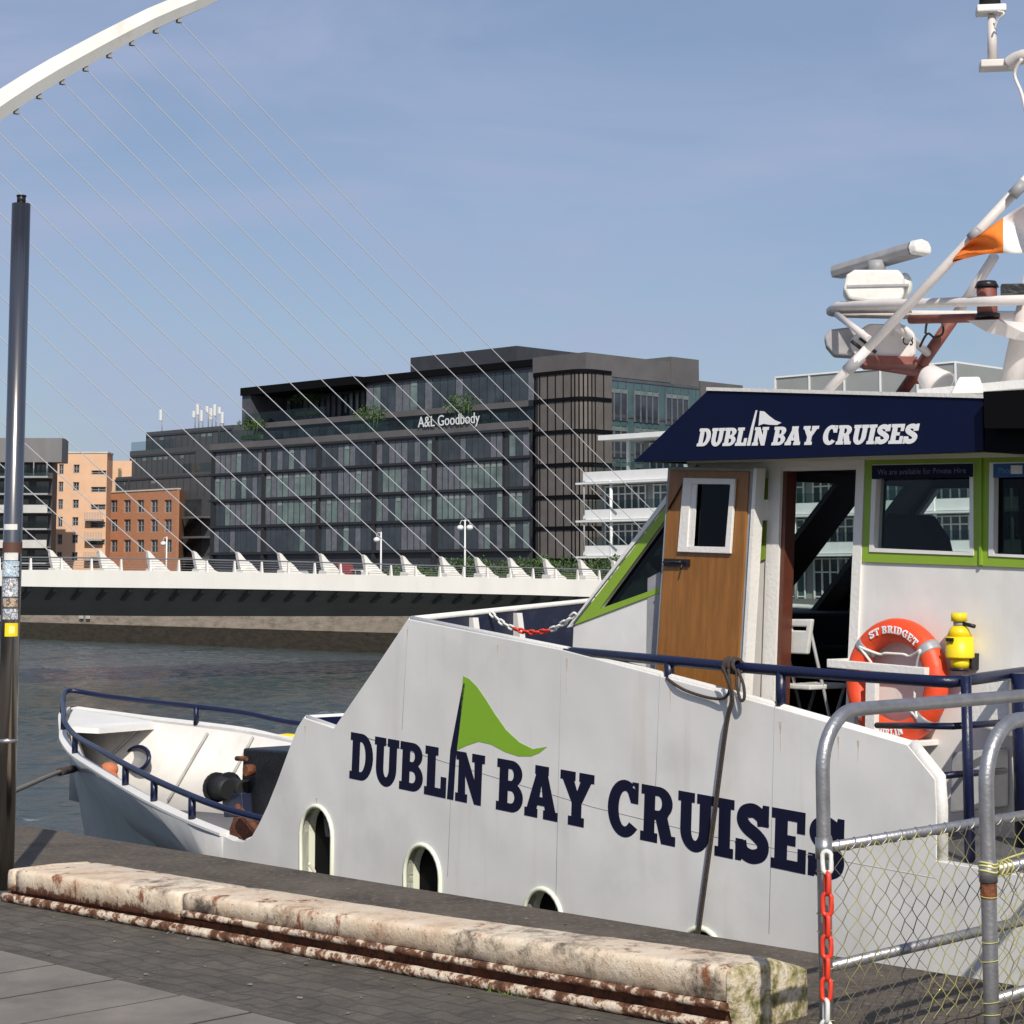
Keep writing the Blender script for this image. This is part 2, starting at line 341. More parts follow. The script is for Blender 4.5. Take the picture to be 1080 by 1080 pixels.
M['setts'] = brickish('stone_setts', (.086, .074, .060), (.070, .061, .050), 1.0, .21, .115, ang=QANG, mortar=.016, bump=.45, var=.10)
M['brick'] = mat('orange_brick', (.42, .19, .10), .85, var=.14, vscale=1.5, stretch=(1,1,4), bump=.3, bscale=6)
M['peach'] = mat('peach_render', (.66, .42, .27), .85, var=.07, vscale=.6)
M['greyclad'] = mat('grey_cladding', (.17, .165, .17), .7, var=.14, vscale=.6, stretch=(1, 1, .2))
M['concrete'] = mat('pale_concrete', (.50, .49, .46), .8, var=.1, vscale=.7)
M['dkmetal'] = mat('dark_facade_metal', (.038, .040, .046), .5, var=.2, vscale=.5)
M['fin'] = mat('grey_fin', (.075, .077, .088), .5, var=.25, vscale=1.0)
M['finl'] = mat('blue_grey_panel', (.13, .135, .155), .45, var=.22, vscale=1.5)
M['paneg'] = mat('green_pane', (.13, .175, .165), .2, var=.35, vscale=.8, spec=.8)
M['pane'] = mat('dark_pane', (.034, .043, .052), .12, var=.4, vscale=.5, spec=.7)
M['teal'] = mat('teal_glass_panel', (.055, .105, .11), .2, var=.25, vscale=.4, spec=.7)
M['brownp'] = mat('brown_metal_panel', (.118, .104, .094), .55, var=.16, vscale=.8)
M['plant'] = mat('plant_grey', (.105, .10, .10), .7, var=.15, vscale=.4)
M['terr'] = mat('white_terrace', (.72, .73, .72), .6, var=.05, vscale=1)
M['blk'] = mat('matt_black', (.004, .004, .005), .8, spec=.1)

# water ------------------------------------------------------------
WZ = -3.8
wm = bpy.data.materials.new('river_water'); wm.use_nodes = True; n = wm.node_tree.nodes; l = wm.node_tree.links; p = n['Principled BSDF']
p.inputs['Base Color'].default_value = (.045, .065, .066, 1); p.inputs['Roughness'].default_value = .08; p.inputs['IOR'].default_value = 1.33; p.inputs['Specular IOR Level'].default_value = .5
t = n.new('ShaderNodeTexCoord'); 
def wn(scale, det, st, sx, dist, prev, rot=.6):
    mpn = n.new('ShaderNodeMapping'); mpn.inputs['Scale'].default_value = sx; mpn.inputs['Rotation'].default_value = (0, 0, rot); l.new(t.outputs['Object'], mpn.inputs[0])
    a = n.new('ShaderNodeTexNoise'); a.inputs['Scale'].default_value = scale; a.inputs['Detail'].default_value = det; a.inputs['Roughness'].default_value = .62; l.new(mpn.outputs[0], a.inputs['Vector'])
    b = n.new('ShaderNodeBump'); b.inputs['Strength'].default_value = st; b.inputs['Distance'].default_value = dist; l.new(a.outputs[0], b.inputs['Height'])
    if prev: l.new(prev.outputs[0], b.inputs['Normal'])
    return b
b2 = wn(1.6, 5, .6, (1, 1.6, 1), .22, None, .4); b3 = wn(6, 4, .6, (1, 1.5, 1), .07, b2, .9)
l.new(b3.outputs[0], p.inputs['Normal']); M['water'] = wm

# ------------------------------------------------------------------ ground, river, banks
VE, VFAR = 7.55, 97.7
g = MB(); g.box(Q(-300, -200, -6), QX*600, QB*(200+5.0), Vector((0,0,6.002)));
struct(g.build('quay_ground', M['joint']))
g = MB(); g.box(Q(-300, 5.002, -6), QX*600, QB*(VE-.42-5.002), Vector((0,0,6)))
struct(g.build('quay_setts', M['setts']))
g = MB(); g.box(Q(-300, VE-.418, -6), QX*600, QB*(.418), Vector((0,0,6.004)))
struct(g.build('quay_edge', [M['asphalt']]))
# strip of dark asphalt behind the kerb
g = MB(); g.quad(Q(-300, 6.1, .006), Q(30, 6.1, .006), Q(30, VE-.42, .006), Q(-300, VE-.42, .006)); struct(g.build('quay_asphalt', M['asphalt']))
# paving slabs, real joints
g = MB()
bx = 5.0
row = 0
while bx > 1.2:
    wdt = .88; x = -16 + (.23 if row % 2 else 0)
    while x < 12:
        ln = .46
        dz = random.uniform(-.001, .0015)
        g.box(Q(x+.011, bx-wdt+.009, -.03), QX*(ln-.022), QB*(wdt-.018), Vector((0,0,.034+dz)))
        x += ln
    bx -= wdt; row += 1
struct(g.build('paving', M['slab']))
import numpy as np
g = MB(); g.box(Q(-500, VE, WZ-3.3), QX*1100, QB*(VFAR-VE+.5), Vector((0,0,3.05))); struct(g.build('river_bed_water', M['water']))
rs_ = np.random.RandomState(4)
gx_ = np.arange(-165, 25.1, .32); gb_ = np.arange(VE+.02, VFAR-.6, .28)
XX, BB = np.meshgrid(gx_, gb_, indexing='ij'); ZZ = np.zeros_like(XX)
for k in range(46):
    lam = 10**rs_.uniform(-.08, .5); th_ = rs_.normal(.9, .75); kk = 2*math.pi/lam
    ZZ += .0034*lam**.7*np.sin(kk*(XX*math.cos(th_)+BB*math.sin(th_)) + rs_.uniform(0, 6.3) + .7*np.sin(XX*rs_.uniform(.05,.2)+BB*rs_.uniform(.05,.2)))
ZZ *= (.75+.45*np.sin(XX*.06+1.2*np.sin(BB*.05)+1)*np.sin(BB*.11+.8*np.sin(XX*.04)))
ni, nj = XX.shape
P3 = np.stack([QX.x*XX+QB.x*BB, QX.y*XX+QB.y*BB, WZ+ZZ], -1).reshape(-1, 3)
ii, jj_ = np.meshgrid(np.arange(ni-1), np.arange(nj-1), indexing='ij'); i0 = (ii*nj+jj_).ravel()
FF = np.stack([i0, i0+nj, i0+nj+1, i0+1], -1)
me = bpy.data.meshes.new('river_water'); me.vertices.add(len(P3)); me.vertices.foreach_set('co', P3.ravel()); me.loops.add(FF.size); me.loops.foreach_set('vertex_index', FF.ravel().astype(np.int32))
me.polygons.add(len(FF)); me.polygons.foreach_set('loop_start', np.arange(0, FF.size, 4, dtype=np.int32)); me.polygons.foreach_set('use_smooth', np.ones(len(FF), dtype=bool)); me.update(calc_edges=True); me.materials.append(M['water'])
wo = bpy.data.objects.new('river_water', me); COL.objects.link(wo); struct(wo)
g = MB(); g.box(Q(-900, VFAR, -8), QX*2200, QB*1500, Vector((0,0,8))); struct(g.build('far_ground', M['land']))
g = MB()
x = -200
while x < 200:      # coursed far quay wall with slightly proud coping
    g.box(Q(x, VFAR-.5, -2.35), QX*5.96, QB*.5, Vector((0,0,2.2))); g.box(Q(x, VFAR-.62, -.2), QX*5.96, QB*.7, Vector((0,0,.25))); x += 6
o = g.build('quay_wall', M['farwall']); tag(o, 'pale stone quay wall across the river under the white bridge', 'wall')
g = MB(); g.box(Q(-200, VFAR-.7, -8), QX*400, QB*.7, Vector((0,0,8-2.36)))
tb = g.build('tidal_band', M['tide'], o)
g = MB()
for px in (85.5, 92.5):
    xx, zz = PV(px, 655, VFAR-.7); g.box(Q(xx-.32, VFAR-.72, -1.9), QX*.55, QB*.1, Vector((0,0,1.9)))
lo = g.build('ladder_board', M['concrete'], o)
xx, zz = PV(89, 655, VFAR-.7)

# ------------------------------------------------------------------ A mini slab-serif font
def arc(cx, cy, rx, ry, a0, a1, n=14): return [(cx+rx*math.cos(R(a0+(a1-a0)*i/n)), cy+ry*math.sin(R(a0+(a1-a0)*i/n))) for i in range(n+1)]
def stroke(pts, hw):
    pts = [Vector((p.x, p.y)) for p in smooth(pts, 6)]; Lf, Rt = [], []
    for i, p in enumerate(pts):
        d = (pts[min(i+1, len(pts)-1)] - pts[max(i-1, 0)]).normalized(); nn = Vector((-d.y, d.x)); Lf.append(tuple(p+nn*hw)); Rt.append(tuple(p-nn*hw))
    return Lf + Rt[::-1]
G = {}
sl_ = [(0,1),(0,.86),(.08,.86),(.08,.14),(0,.14)]
G['D'] = (.80, [([(0,0)] + arc(.40,.5,.40,.5,-90,90) + sl_, [[(.31,.15)] + arc(.38,.5,.19,.35,-90,90) + [(.31,.85)]])])
G['U'] = (.82, [([(0,1),(0,.86),(.07,.86)] + arc(.41,.36,.34,.38,180,360) + [(.75,.86),(.82,.86),(.82,1),(.46,1),(.46,.86),(.53,.86)] + arc(.41,.36,.12,.21,360,180) + [(.29,.86),(.36,.86),(.36,1)], [])])
G['B'] = (.77, [([(0,0)] + arc(.43,.28,.33,.28,-90,62) + arc(.41,.755,.31,.245,-50,90) + sl_, [[(.30,.14)] + arc(.42,.28,.13,.14,-90,90) + [(.30,.42)], [(.30,.59)] + arc(.40,.725,.11,.135,-90,90) + [(.30,.86)]])])
G['L'] = (.68, [([(0,0),(.68,0),(.68,.40),(.54,.40),(.54,.15),(.31,.15),(.31,.86),(.39,.86),(.39,1)] + sl_, [])])
G['I'] = (.39, [([(0,0),(.39,0),(.39,.14),(.31,.14),(.31,.86),(.39,.86),(.39,1)] + sl_, [])])
G['/'] = (.17, [([(0,0),(.165,0),(.19,.8),(.40,2.42),(.375,2.42),(.05,1.0)], [])])
G['|'] = (.28, [([(.04,0),(.21,0),(.20,.9),(.21,1.95),(.16,1.95),(.08,1.0)], [])])
G['N'] = (.86, [([(0,0),(.34,0),(.34,.14),(.27,.14),(.27,.56),(.60,0),(.78,0),(.78,.86),(.86,.86),(.86,1),(.50,1),(.50,.86),(.58,.86),(.58,.46),(.27,1),(0,1),(0,.86),(.08,.86),(.08,.14),(0,.14)], [])])
G['A'] = (.92, [([(0,0),(.34,0),(.34,.14),(.30,.14),(.335,.25),(.57,.25),(.605,.14),(.55,.14),(.55,0),(.92,0),(.92,.14),(.86,.14),(.60,.86),(.63,.86),(.63,1),(.28,1),(.28,.86),(.32,.86),(.06,.14),(0,.14)], [[(.38,.385),(.525,.385),(.455,.66)]])])
G['Y'] = (.90, [([(.25,0),(.65,0),(.65,.14),(.57,.14),(.57,.42),(.83,.86),(.90,.86),(.90,1),(.53,1),(.53,.86),(.58,.86),(.46,.62),(.33,.86),(.38,.86),(.38,1),(0,1),(0,.86),(.06,.86),(.34,.42),(.34,.14),(.25,.14)], [])])
G['C'] = (.78, [(arc(.42,.5,.42,.52,48,318,24) + arc(.43,.5,.19,.35,312,62,20) + [(.60,.64),(.75,.64),(.75,1.0),(.63,1.0),(.63,.93)], [])])
G['R'] = (.84, [([(0,0),(.39,0),(.39,.14),(.31,.14),(.31,.42),(.38,.42),(.53,0),(.84,0),(.84,.14),(.75,.14),(.63,.47)] + arc(.42,.72,.33,.28,-42,90) + sl_, [[(.31,.56)] + arc(.41,.71,.12,.15,-90,90) + [(.31,.86)]])])
G['S'] = (.72, [(stroke([(.60,.67),(.56,.80),(.37,.895),(.17,.84),(.13,.70),(.24,.58),(.46,.47),(.60,.34),(.57,.17),(.36,.095),(.16,.16),(.10,.32)], .108), []), ([(.57,.66),(.70,.66),(.70,1.0),(.60,1.0),(.57,.9)], []), ([(0,.35),(0,0),(.10,0),(.14,.1),(.14,.35)], [])])
G['E'] = (.72, [([(0,0),(.72,0),(.72,.37),(.585,.37),(.585,.15),(.31,.15),(.31,.43),(.49,.43),(.49,.57),(.31,.57),(.31,.85),(.56,.85),(.56,.66),(.69,.66),(.69,1)] + sl_, [])])
G['T'] = (.80, [([(.21,0),(.59,0),(.59,.14),(.515,.14),(.515,.85),(.66,.85),(.66,.66),(.80,.66),(.80,1),(0,1),(0,.66),(.14,.66),(.14,.85),(.285,.85),(.285,.14),(.21,.14)], [])])
G['G'] = (.84, [(arc(.42,.5,.42,.52,48,300,24) + [(.66,.06),(.78,.06),(.78,.40),(.84,.40),(.84,.52),(.48,.52),(.48,.40),(.57,.40),(.57,.2)] + arc(.43,.5,.19,.35,302,62,20) + [(.60,.64),(.75,.64),(.75,1.0),(.63,1.0),(.63,.93)], [])])
def fatten(poly, e):
    n = len(poly); A = sum(poly[i][0]*poly[(i+1) % n][1]-poly[(i+1) % n][0]*poly[i][1] for i in range(n)); s = 1 if A > 0 else -1; o = []
    for i in range(n):
        p = Vector(poly[i-1]); q = Vector(poly[i]); r = Vector(poly[(i+1) % n]); a = q-p; b = r-q
        if a.length < 1e-6 or b.length < 1e-6: o.append(tuple(q)); continue
        a.normalize(); b.normalize(); na = Vector((a.y, -a.x))*s; nb = Vector((b.y, -b.x))*s; m_ = na+nb
        if m_.length < .3: o.append(tuple(q)); continue
        m_ = m_/(max(m_.dot(na), .5)); o.append((q.x+m_.x*e, q.y+m_.y*e*.75))
    return o
def slab_text(mb, text, mapf, d0, d1, gap=.09, space=.34, fat=0):
    x = 0
    for ch in text:
        if ch == ' ': x += space; continue
        w_, polys = G[ch]
        for k, (outer, holes) in enumerate(polys):
            if fat: outer = fatten(outer, fat); holes = [fatten(h, -fat) for h in holes]
            e = .0006*k
            mb.prism([(p[0]+x, p[1]) for p in outer], lambda a, b, d, e=e: mapf(a, b, d + (e if d == d1 else 0)), d0, d1, [[(p[0]+x, p[1]) for p in h] for h in holes])
        x += w_ + gap
    return x - gap
def slab_width(text, gap=.09, space=.34):
    return sum(space if c == ' ' else G[c][0] + gap for c in text) - gap
def font_mesh(body, spacing=1.0):
    cu = bpy.data.curves.new('t', 'FONT'); cu.body = body; cu.size = 1; cu.resolution_u = 3; cu.space_character = spacing
    ob = bpy.data.objects.new('t', cu); COL.objects.link(ob); dg = bpy.context.evaluated_depsgraph_get()
    me = bpy.data.meshes.new_from_object(ob.evaluated_get(dg)); vs = [v.co.copy() for v in me.vertices]; fs = [tuple(p.vertices) for p in me.polygons]
    bpy.data.objects.remove(ob); bpy.data.curves.remove(cu); bpy.data.meshes.remove(me)
    x0 = min(v.x for v in vs); x1 = max(v.x for v in vs)
    return [Vector(((v.x-x0)/(x1-x0), v.y/.7, 0)) for v in vs], fs
def flat_text(mb, body, mapf):     # mapf(x 0..1, y 0..1 cap height)
    vs, fs = font_mesh(body); b = mb.add([mapf(v.x, v.y) for v in vs])
    for f in fs: mb.face([b+i for i in f])

# ================================================================== FAR BANK
def QP(x, b, z): return Q(x, b, z)
def curtain(name, parent, x0, x1, z0, z1, b, nf, seed, mats, light=.25, fin_d=.35, fin_w=.14, fr=None, band=.25):
    """one glazed bay: panes of different tones between fins, as ONE window mesh"""
    rnd = random.Random(seed); m = MB(); P = fr or QP; w_ = (x1-x0)/nf
    def B(xa, xb, ba, bb, za, zb):
        m.hexa([P(xa,ba,za), P(xb,ba,za), P(xb,bb,za), P(xa,bb,za), P(xa,ba,zb), P(xb,ba,zb), P(xb,bb,zb), P(xa,bb,zb)])
    for k in range(nf):
        xa, xb = x0+k*w_, x0+(k+1)*w_; q = rnd.random()
        m.mi = 1 if q < light else (2 if q < light+.35 else 0)
        zt = z1-band
        B(xa+.02, xb-.02, b+.12, b+.2, z0+.05, zt)
        if q < light and rnd.random() < .6: m.mi = 4; B(xa+.25*w_, xb-.1, b+.08, b+.12, zt-.55, zt-.2)   # pale blind head
    for k in range(nf+1):
        m.mi = 3; B(x0+k*w_-fin_w/2, x0+k*w_+fin_w/2, b-fin_d+.25, b+.12, z0, z1)
    m.mi = 3; B(x0, x1, b+.0, b+.2, z1-band, z1)
    return m.build(name, mats, parent)
FM = [M['pane'], M['paneg'], M['finl'], M['dkmetal'], mat('window_blind', (.24, .26, .25), .7)]

# --- the dark glazed office
V = 140.0
alx0, zmain = PV(222, 474, V); alx1, _ = PV(560, 470, V)
zs = [PV(222, y, V)[1] for y in (585, 557, 529.5, 502, 477)]
off = thing('office_building', 'large dark glazed office block with white lettering above the bridge', 'building', Q((alx0+alx1)/2, V, 0))
m = MB(); m.box(Q(alx0, V+.25, 0), QX*(alx1-alx0), QB*22, Vector((0,0,zmain-.1)))
m.build('wall', M['dkmetal'], off)
bays = [PV(px, 520, V)[0] for px in (223.6, 277, 334.7, 393.6, 457, 530)]
sd_ = 0
for i in range(5):
    for j in range(4):
        sd_ += 1
        curtain('window', off, bays[i]+.35, bays[i+1]-.1, zs[j]+.2, zs[j+1]-.02, V, 9 if i < 4 else 11, sd_, FM, light=(.08, .5, .45, .10)[j] if True else 0, fin_d=.14, fin_w=.13, band=.16)
for j in range(4):
    curtain('window', off, PV(536, 520, V)[0], alx1-.3, zs[j]+.2, zs[j+1]-.02, V, 3, 200+j, FM, light=.2, fin_d=.14, fin_w=.13, band=.16)
m = MB()
for i in range(5): m.box(Q(bays[i]-.1, V-.12, 0), QX*.45, QB*.5, Vector((0,0,zs[-1])))
for j in range(5): m.box(Q(alx0, V-.2, zs[j]-.03), QX*(alx1-alx0-.2), QB*.5, Vector((0,0,.25)))
m.build('grid', mat('frame_charcoal', (.022, .023, .027), .6), off)
m = MB(); m.box(Q(alx0, V-.1, zs[-1]), QX*(alx1-alx0), QB*1.4, Vector((0,0,.9))); m.build('parapet', M['plant'], off)
m = MB(); m.box(Q(alx0+.2, V+.9, zs[-1]+.9), QX*(alx1-alx0-.4), QB*.06, Vector((0,0,1.5)));
m.build('balustrade', M['glass_rail'], off)
zl5 = zs[-1]+.9; zl6 = PV(400, 437, V+4)[1]
# setback storey and upper block
V2 = V+4
for i in range(6):
    xa = alx0+3+i*(alx1-alx0-5)/6; xb = xa+(alx1-alx0-5)/6
    curtain('window', off, xa, xb, zs[-1], zl6-.6, V2, 6, 50+i, FM, light=.5, fin_d=.12, fin_w=.1)
m = MB(); m.box(Q(alx0+2.5, V2+.22, zs[-1]-.4), QX*(alx1-alx0-3), QB*16, Vector((0,0,zl6-zs[-1]+.2))); m.build('wall', M['dkmetal'], off)
m = MB(); m.box(Q(alx0+2.2, V2-1.2, zl6-.6), QX*(alx1-alx0-2.4), QB*1.6, Vector((0,0,.6))); m.build('parapet', M['plant'], off)
m = MB(); m.box(Q(alx0+2.5, V2-1.0, zl6), QX*14.5, QB*.05, Vector((0,0,1.3))); m.build('balustrade', M['glass_rail'], off)
V3 = V+5; xr0, zr = PV(257, 410, V3-1.5); xm, _ = PV(388, 395, V3); xt, ztop = PV(545, 376, V3)
zr = PV(432, 391, V3-1.5)[1]
m = MB(); m.box(Q(xr0, V3-2.0, zr-.9), QX*(xm-xr0), QB*18, Vector((0,0,.9))); m.box(Q(xm, V3-.6, zr-.7), QX*(alx1-xm-1), QB*16.6, Vector((0,0,.7))); m.build('roof', M['blk'], off)
m = MB(); m.box(Q(xr0+.3, V3+3.5, zl6-.2), QX*(xm-xr0), QB*12, Vector((0,0,zr-zl6-.7))); m.box(Q(xr0, V3-1.7, zl6-.2), QX*1.6, QB*6, Vector((0,0,zr-zl6-.7))); m.build('wall', M['fin'], off)
for i in range(3):
    xa = xr0+2+i*(xm-xr0-2)/3; curtain('window', off, xa, xa+(xm-xr0-2)/3, zl6, zr-.9, V3+3.2, 6, 80+i, FM, light=.3)
for i in range(4):
    xa = xm+i*(alx1-xm-1.5)/4; xb = xa+(alx1-xm-1.5)/4
    curtain('window', off, xa, xb, zl6+.1, zr-.7, V3-.3, 6, 90+i, FM, light=.12, fin_d=.12, fin_w=.12)
m = MB(); m.box(Q(xm, V3-.05, zl6-.2), QX*(alx1-xm-1), QB*14, Vector((0,0,zr-zl6-.7))); m.build('wall', M['dkmetal'], off)
xp, zp = PV(433, 372, V3+3); 
zp = PV(480, 371, V3+3)[1]
m = MB(); m.box(Q(xp, V3+3, zr-.1), QX*(PV(545, 380, V3+3)[0]-xp), QB*10, Vector((0,0,zp-zr))); m.build('plant_room', M['dkmetal'], off)
# brown curved-corner tower
tx0 = PV(557, 500, V-1)[0]; tx1 = PV(616, 500, V-1)[0]; ztw = PV(600, 391, V-1)[1]
zt = [PV(600, y, V-1)[1] for y in (590, 556, 523, 489, 454, 420, 391)]
rc = 1.6
def tower_path():
    pts = []
    for a in range(0, 91, 15): pts.append((tx0+rc-rc*math.cos(R(a)), V-1+rc-rc*math.sin(R(a))))
    pts.append((tx1-rc, V-1))
    for a in range(0, 91, 15): pts.append((tx1-rc+rc*math.sin(R(a)), V-1+rc-rc*math.cos(R(a))))
    pts.append((tx1, V+3)); return pts
tp = [(tx0, V+3)] + tower_path()
m = MB(); m.prism([(a, b) for a, b in tp], lambda x, b, d: Q(x, b, d), 0, ztw-.1); m.build('stair_tower', M['brownp'], off)
m = MB()
dense = []
for i in range(len(tp)-1):
    a, b = Vector((tp[i][0], tp[i][1])), Vector((tp[i+1][0], tp[i+1][1])); n_ = max(1, round((b-a).length/1.15))
    for k in range(n_): dense.append(a+(b-a)*k/n_)
for p_ in dense[::1]: m.cbox(Q(p_.x, p_.y, ztw/2+.05), QX*.10, QB*.10, Vector((0,0,ztw)))
m.build('mullion', M['blk'], off)
m = MB()
for z_ in zt: m.prism([(tx0+(a-tx0)*1.0+(.12 if a>(tx0+tx1)/2 else -.12), b-.12) for a, b in tp], lambda x, b, d, z_=z_: Q(x, b, z_+d), -.25, .1)
m.build('floor_band', M['blk'], off)
# east flank running back from the corner
exx = PV(621, 500, V+1)[0]
def EF(y_, o_, z): return Q(exx - o_, y_, z)     # y_ is depth b; outward = +x -> o_ negative
m = MB(); m.box(Q(tx0+.6, V+1.5, 0), QX*(exx-tx0-.6), QB*16.3, Vector((0,0,PV(628, 396, V+2)[1]))); zef = PV(628, 396, V+2)[1]; m.build('flank_wall', M['teal'], off)
for j, (za, zb) in enumerate(((zef-4.2, zef-1.0), (zef-7.8, zef-4.7), (zef-11.2, zef-8.2), (zef-14.5, zef-11.6))):
    for k, (ba, bb) in enumerate(((V+2.6, V+6.5), (V+7.6, V+11.2), (V+12.4, V+15.9))):
        m = MB(); n_ = 4
        m.mi = 0; m.box(Q(exx+.02, ba, za), QX*.06, QB*(bb-ba), Vector((0,0,zb-za)))
        m.mi = 1
        for q in range(n_+1): m.box(Q(exx+.03, ba+(bb-ba)*q/n_-.06, za), QX*.14, QB*.12, Vector((0,0,zb-za)))
        m.mi = 2; m.box(Q(exx+.05, ba, zb-.5), QX*.1, QB*(bb-ba), Vector((0,0,.4)))
        m.build('window', [M['pane'], M['finl'], M['paneg']], off)
m = MB()
for j in range(5): m.box(Q(exx-.02, V+1.4, zef-.3-3.55*j), QX*.1, QB*16.4, Vector((0,0,.25)))
for q in range(14): m.box(Q(exx-.01, V+1.6+q*1.2, zef-15), QX*.05, QB*.1, Vector((0,0,15)))
m.build('grid', M['fin'], off)
zfr = PV(580, 375, V+2)[1]
m = MB(); m.box(Q(tx0-1.2, V+.9, ztw-.2), QX*(exx-tx0+1.0), QB*17, Vector((0,0,zfr-ztw))); 
m.box(Q(exx-9, V+13.5, zef-.1), QX*8.9, QB*4.4, Vector((0,0,zfr-zef+.45))); m.box(Q(exx-6, V+18, 0), QX*6, QB*7, Vector((0,0,zef+.6)))
m.build('plant_room', M['plant'], off)
# sign lettering
m = MB(); xa, za = PV(441, 455.5, V-.3); xb, zb = PV(506, 451, V-.3)
flat_text(m, 'A&L Goodbody', lambda x, y: Q(xa+(xb-xa)*x, V-.35, zs[-1]+1.0+y*1.1))
flat_text(m, 'A&L Goodbody', lambda x, y: Q(xa+(xb-xa)*x, V-.30, zs[-1]+1.0+y*1.1))
m.build('lettering', M['terr'], off)
def foliage(mb, c, rad, n, size, rnd, squash=.8):
    for _ in range(n):
        d = Vector((rnd.gauss(0,1), rnd.gauss(0,1), rnd.gauss(0,1))).normalized()*rnd.uniform(.35, 1)
        p_ = Vector(c) + Vector((d.x*rad[0], d.y*rad[1], d.z*rad[2]))
        a = Vector((rnd.gauss(0,1), rnd.gauss(0,1), rnd.gauss(0,1))).normalized()*size*rnd.uniform(.6,1.4)
        b = a.orthogonal().normalized()*size*rnd.uniform(.4,.9); b.rotate(Matrix.Rotation(rnd.uniform(0,6.28), 3, a))
        i = mb.add([p_-a-b*.2, p_-b, p_+a, p_+b]); mb.face((i, i+1, i+2, i+3))
rnd = random.Random(3)
for (px, py, wd, lab, vv, ht) in ((266, 447, 2.6, 'leafy roof terrace planting at the left end of the office', V+1.6, 1.2), (326, 419, 3.2, 'bushy planting under the overhanging roof of the office', V3+1, 1.4), (392, 437, 3.0, 'shrub on the middle of the office roof terrace', V+2, 2.0), (487, 427, 3.4, 'tall shrub on the office terrace above the lettering', V+2, 2.2)):
    m = MB(); xx, zz = PV(px, py, vv)
    foliage(m, Q(xx, vv, zz), (wd*.7, .6, ht*.6), 380, .14, rnd)
    for q in range(4): m.tube([Q(xx+(q-1.5)*.5, vv, zz-ht*1.3), Q(xx+(q-1.5)*.7, vv, zz)], .05, 5)
    m.box(Q(xx-wd*.6, vv-.4, zz-ht*1.5), QX*wd*1.2, QB*.8, Vector((0,0,.5)))
    tag(m.build('terrace_shrub', M['leaf'], fix=False), lab, 'shrub', 'planting on the office terraces')

# --- stepped glass building to the left
M['stepg'] = mat('grey_green_glass', (.085, .125, .125), .2, var=.3, vscale=.7)
V4 = 152.0
stp = thing('stepped_building', 'stepped dark glass apartment block behind the orange brick house', 'building', Q(PV(180, 520, V4)[0], V4, 0))
xl, z1_ = PV(112, 504, V4); xe = PV(226, 500, V4)[0]
m = MB(); m.box(Q(xl, V4, 0), QX*(xe-xl), QB*14, Vector((0,0,z1_))); m.mi = 0
xa2, z2_ = PV(137, 476, V4+1.5); m.box(Q(xa2, V4+1.5, z1_-.5), QX*(xe-xa2), QB*12, Vector((0,0,z2_-z1_+.5)))
xa3, z3_ = PV(154, 456, V4+3); m.box(Q(xa3, V4+3, z2_-.5), QX*(xe-xa3), QB*10, Vector((0,0,z3_-z2_+.5)))
m.build('wall', mat('stepped_wall', (.065, .07, .075), .6, var=.1), stp)
for (xa_, xb_, za_, zb_, vv, nf, sd2) in ((xl+.3, xa2+2, z1_-3, z1_-.3, V4-.1, 8, 5), (xa2+2.3, xe-.5, z1_-3, z1_-.3, V4-.1, 12, 6), (xa2+.3, xe-6, z1_+.1, z2_-.6, V4+1.4, 12, 7), (xa3+.2, xe-3.2, z2_, z3_-.4, V4+2.9, 12, 8), (xe-2.8, xe-.4, z2_, z3_-.4, V4+2.9, 3, 9)):
    curtain('window', stp, xa_, xb_, za_, zb_, vv, nf, sd2, [M['stepg'], M['paneg'], M['teal'], M['dkmetal'], M['paneg']], light=.35, fin_d=.2, fin_w=.08)
m = MB()
for (xa_, xb_, zz, vv) in ((xl, xa2, z1_, V4+.2), (xa2, xa3+8, z2_, V4+1.7), (xe-7, xe, z1_, V4+.2)): m.box(Q(xa_, vv, zz), QX*(xb_-xa_), QB*.05, Vector((0,0,1.2)))
m.build('balustrade', M['glass_rail'], stp)
m = MB()
for k in range(3):
    zz = PV(212, (545, 566, 588)[k], V4-1)[1]; m.box(Q(PV(190, 545, V4-1.6)[0], V4-1.8, zz-.2), QX*5.0, QB*1.8, Vector((0,0,.25)))
m.build('balcony', M['plant'], stp)
m = MB(); m.box(Q(xe-9.5, V4-.06, 0), QX*7, QB*.05, Vector((0,0,z1_-3.4))); m.build('panel', M['pane'], stp)
# phone aerials
rnd = random.Random(11)
for k in range(9):
    px = (206, 210, 214, 220, 224, 228, 233, 236, 171)[k]; base = 452; top = (432, 429, 436, 427, 434, 430, 428, 438, 440)[k]
    vv = V4+6; xx, zz = PV(px, top, vv); zb_ = z3_-.1
    a = thing('roof_aerial', ('white phone mast, ' + ('first', 'second', 'third', 'fourth', 'fifth', 'sixth', 'seventh', 'eighth and rightmost')[k] + ' from the left in the rooftop aerial cluster' if k < 8 else 'single small aerial on the left of the stepped roof'), 'aerial', Q(xx, vv, zb_), 'aerials on the stepped roof' if k < 8 else None)
    m = MB(); m.tube([Q(xx, vv, zb_), Q(xx, vv, zz)], .07, 6); m.build('pole', M['grey'], a)
    m = MB(); m.box(Q(xx-.22, vv-.4, zz-(1.1 if k < 8 else .5)), QX*.42, QB*.25, Vector((0,0,1.5 if k % 3 else .9))); m.build('panel', M['terr'], a, bevel=.05)

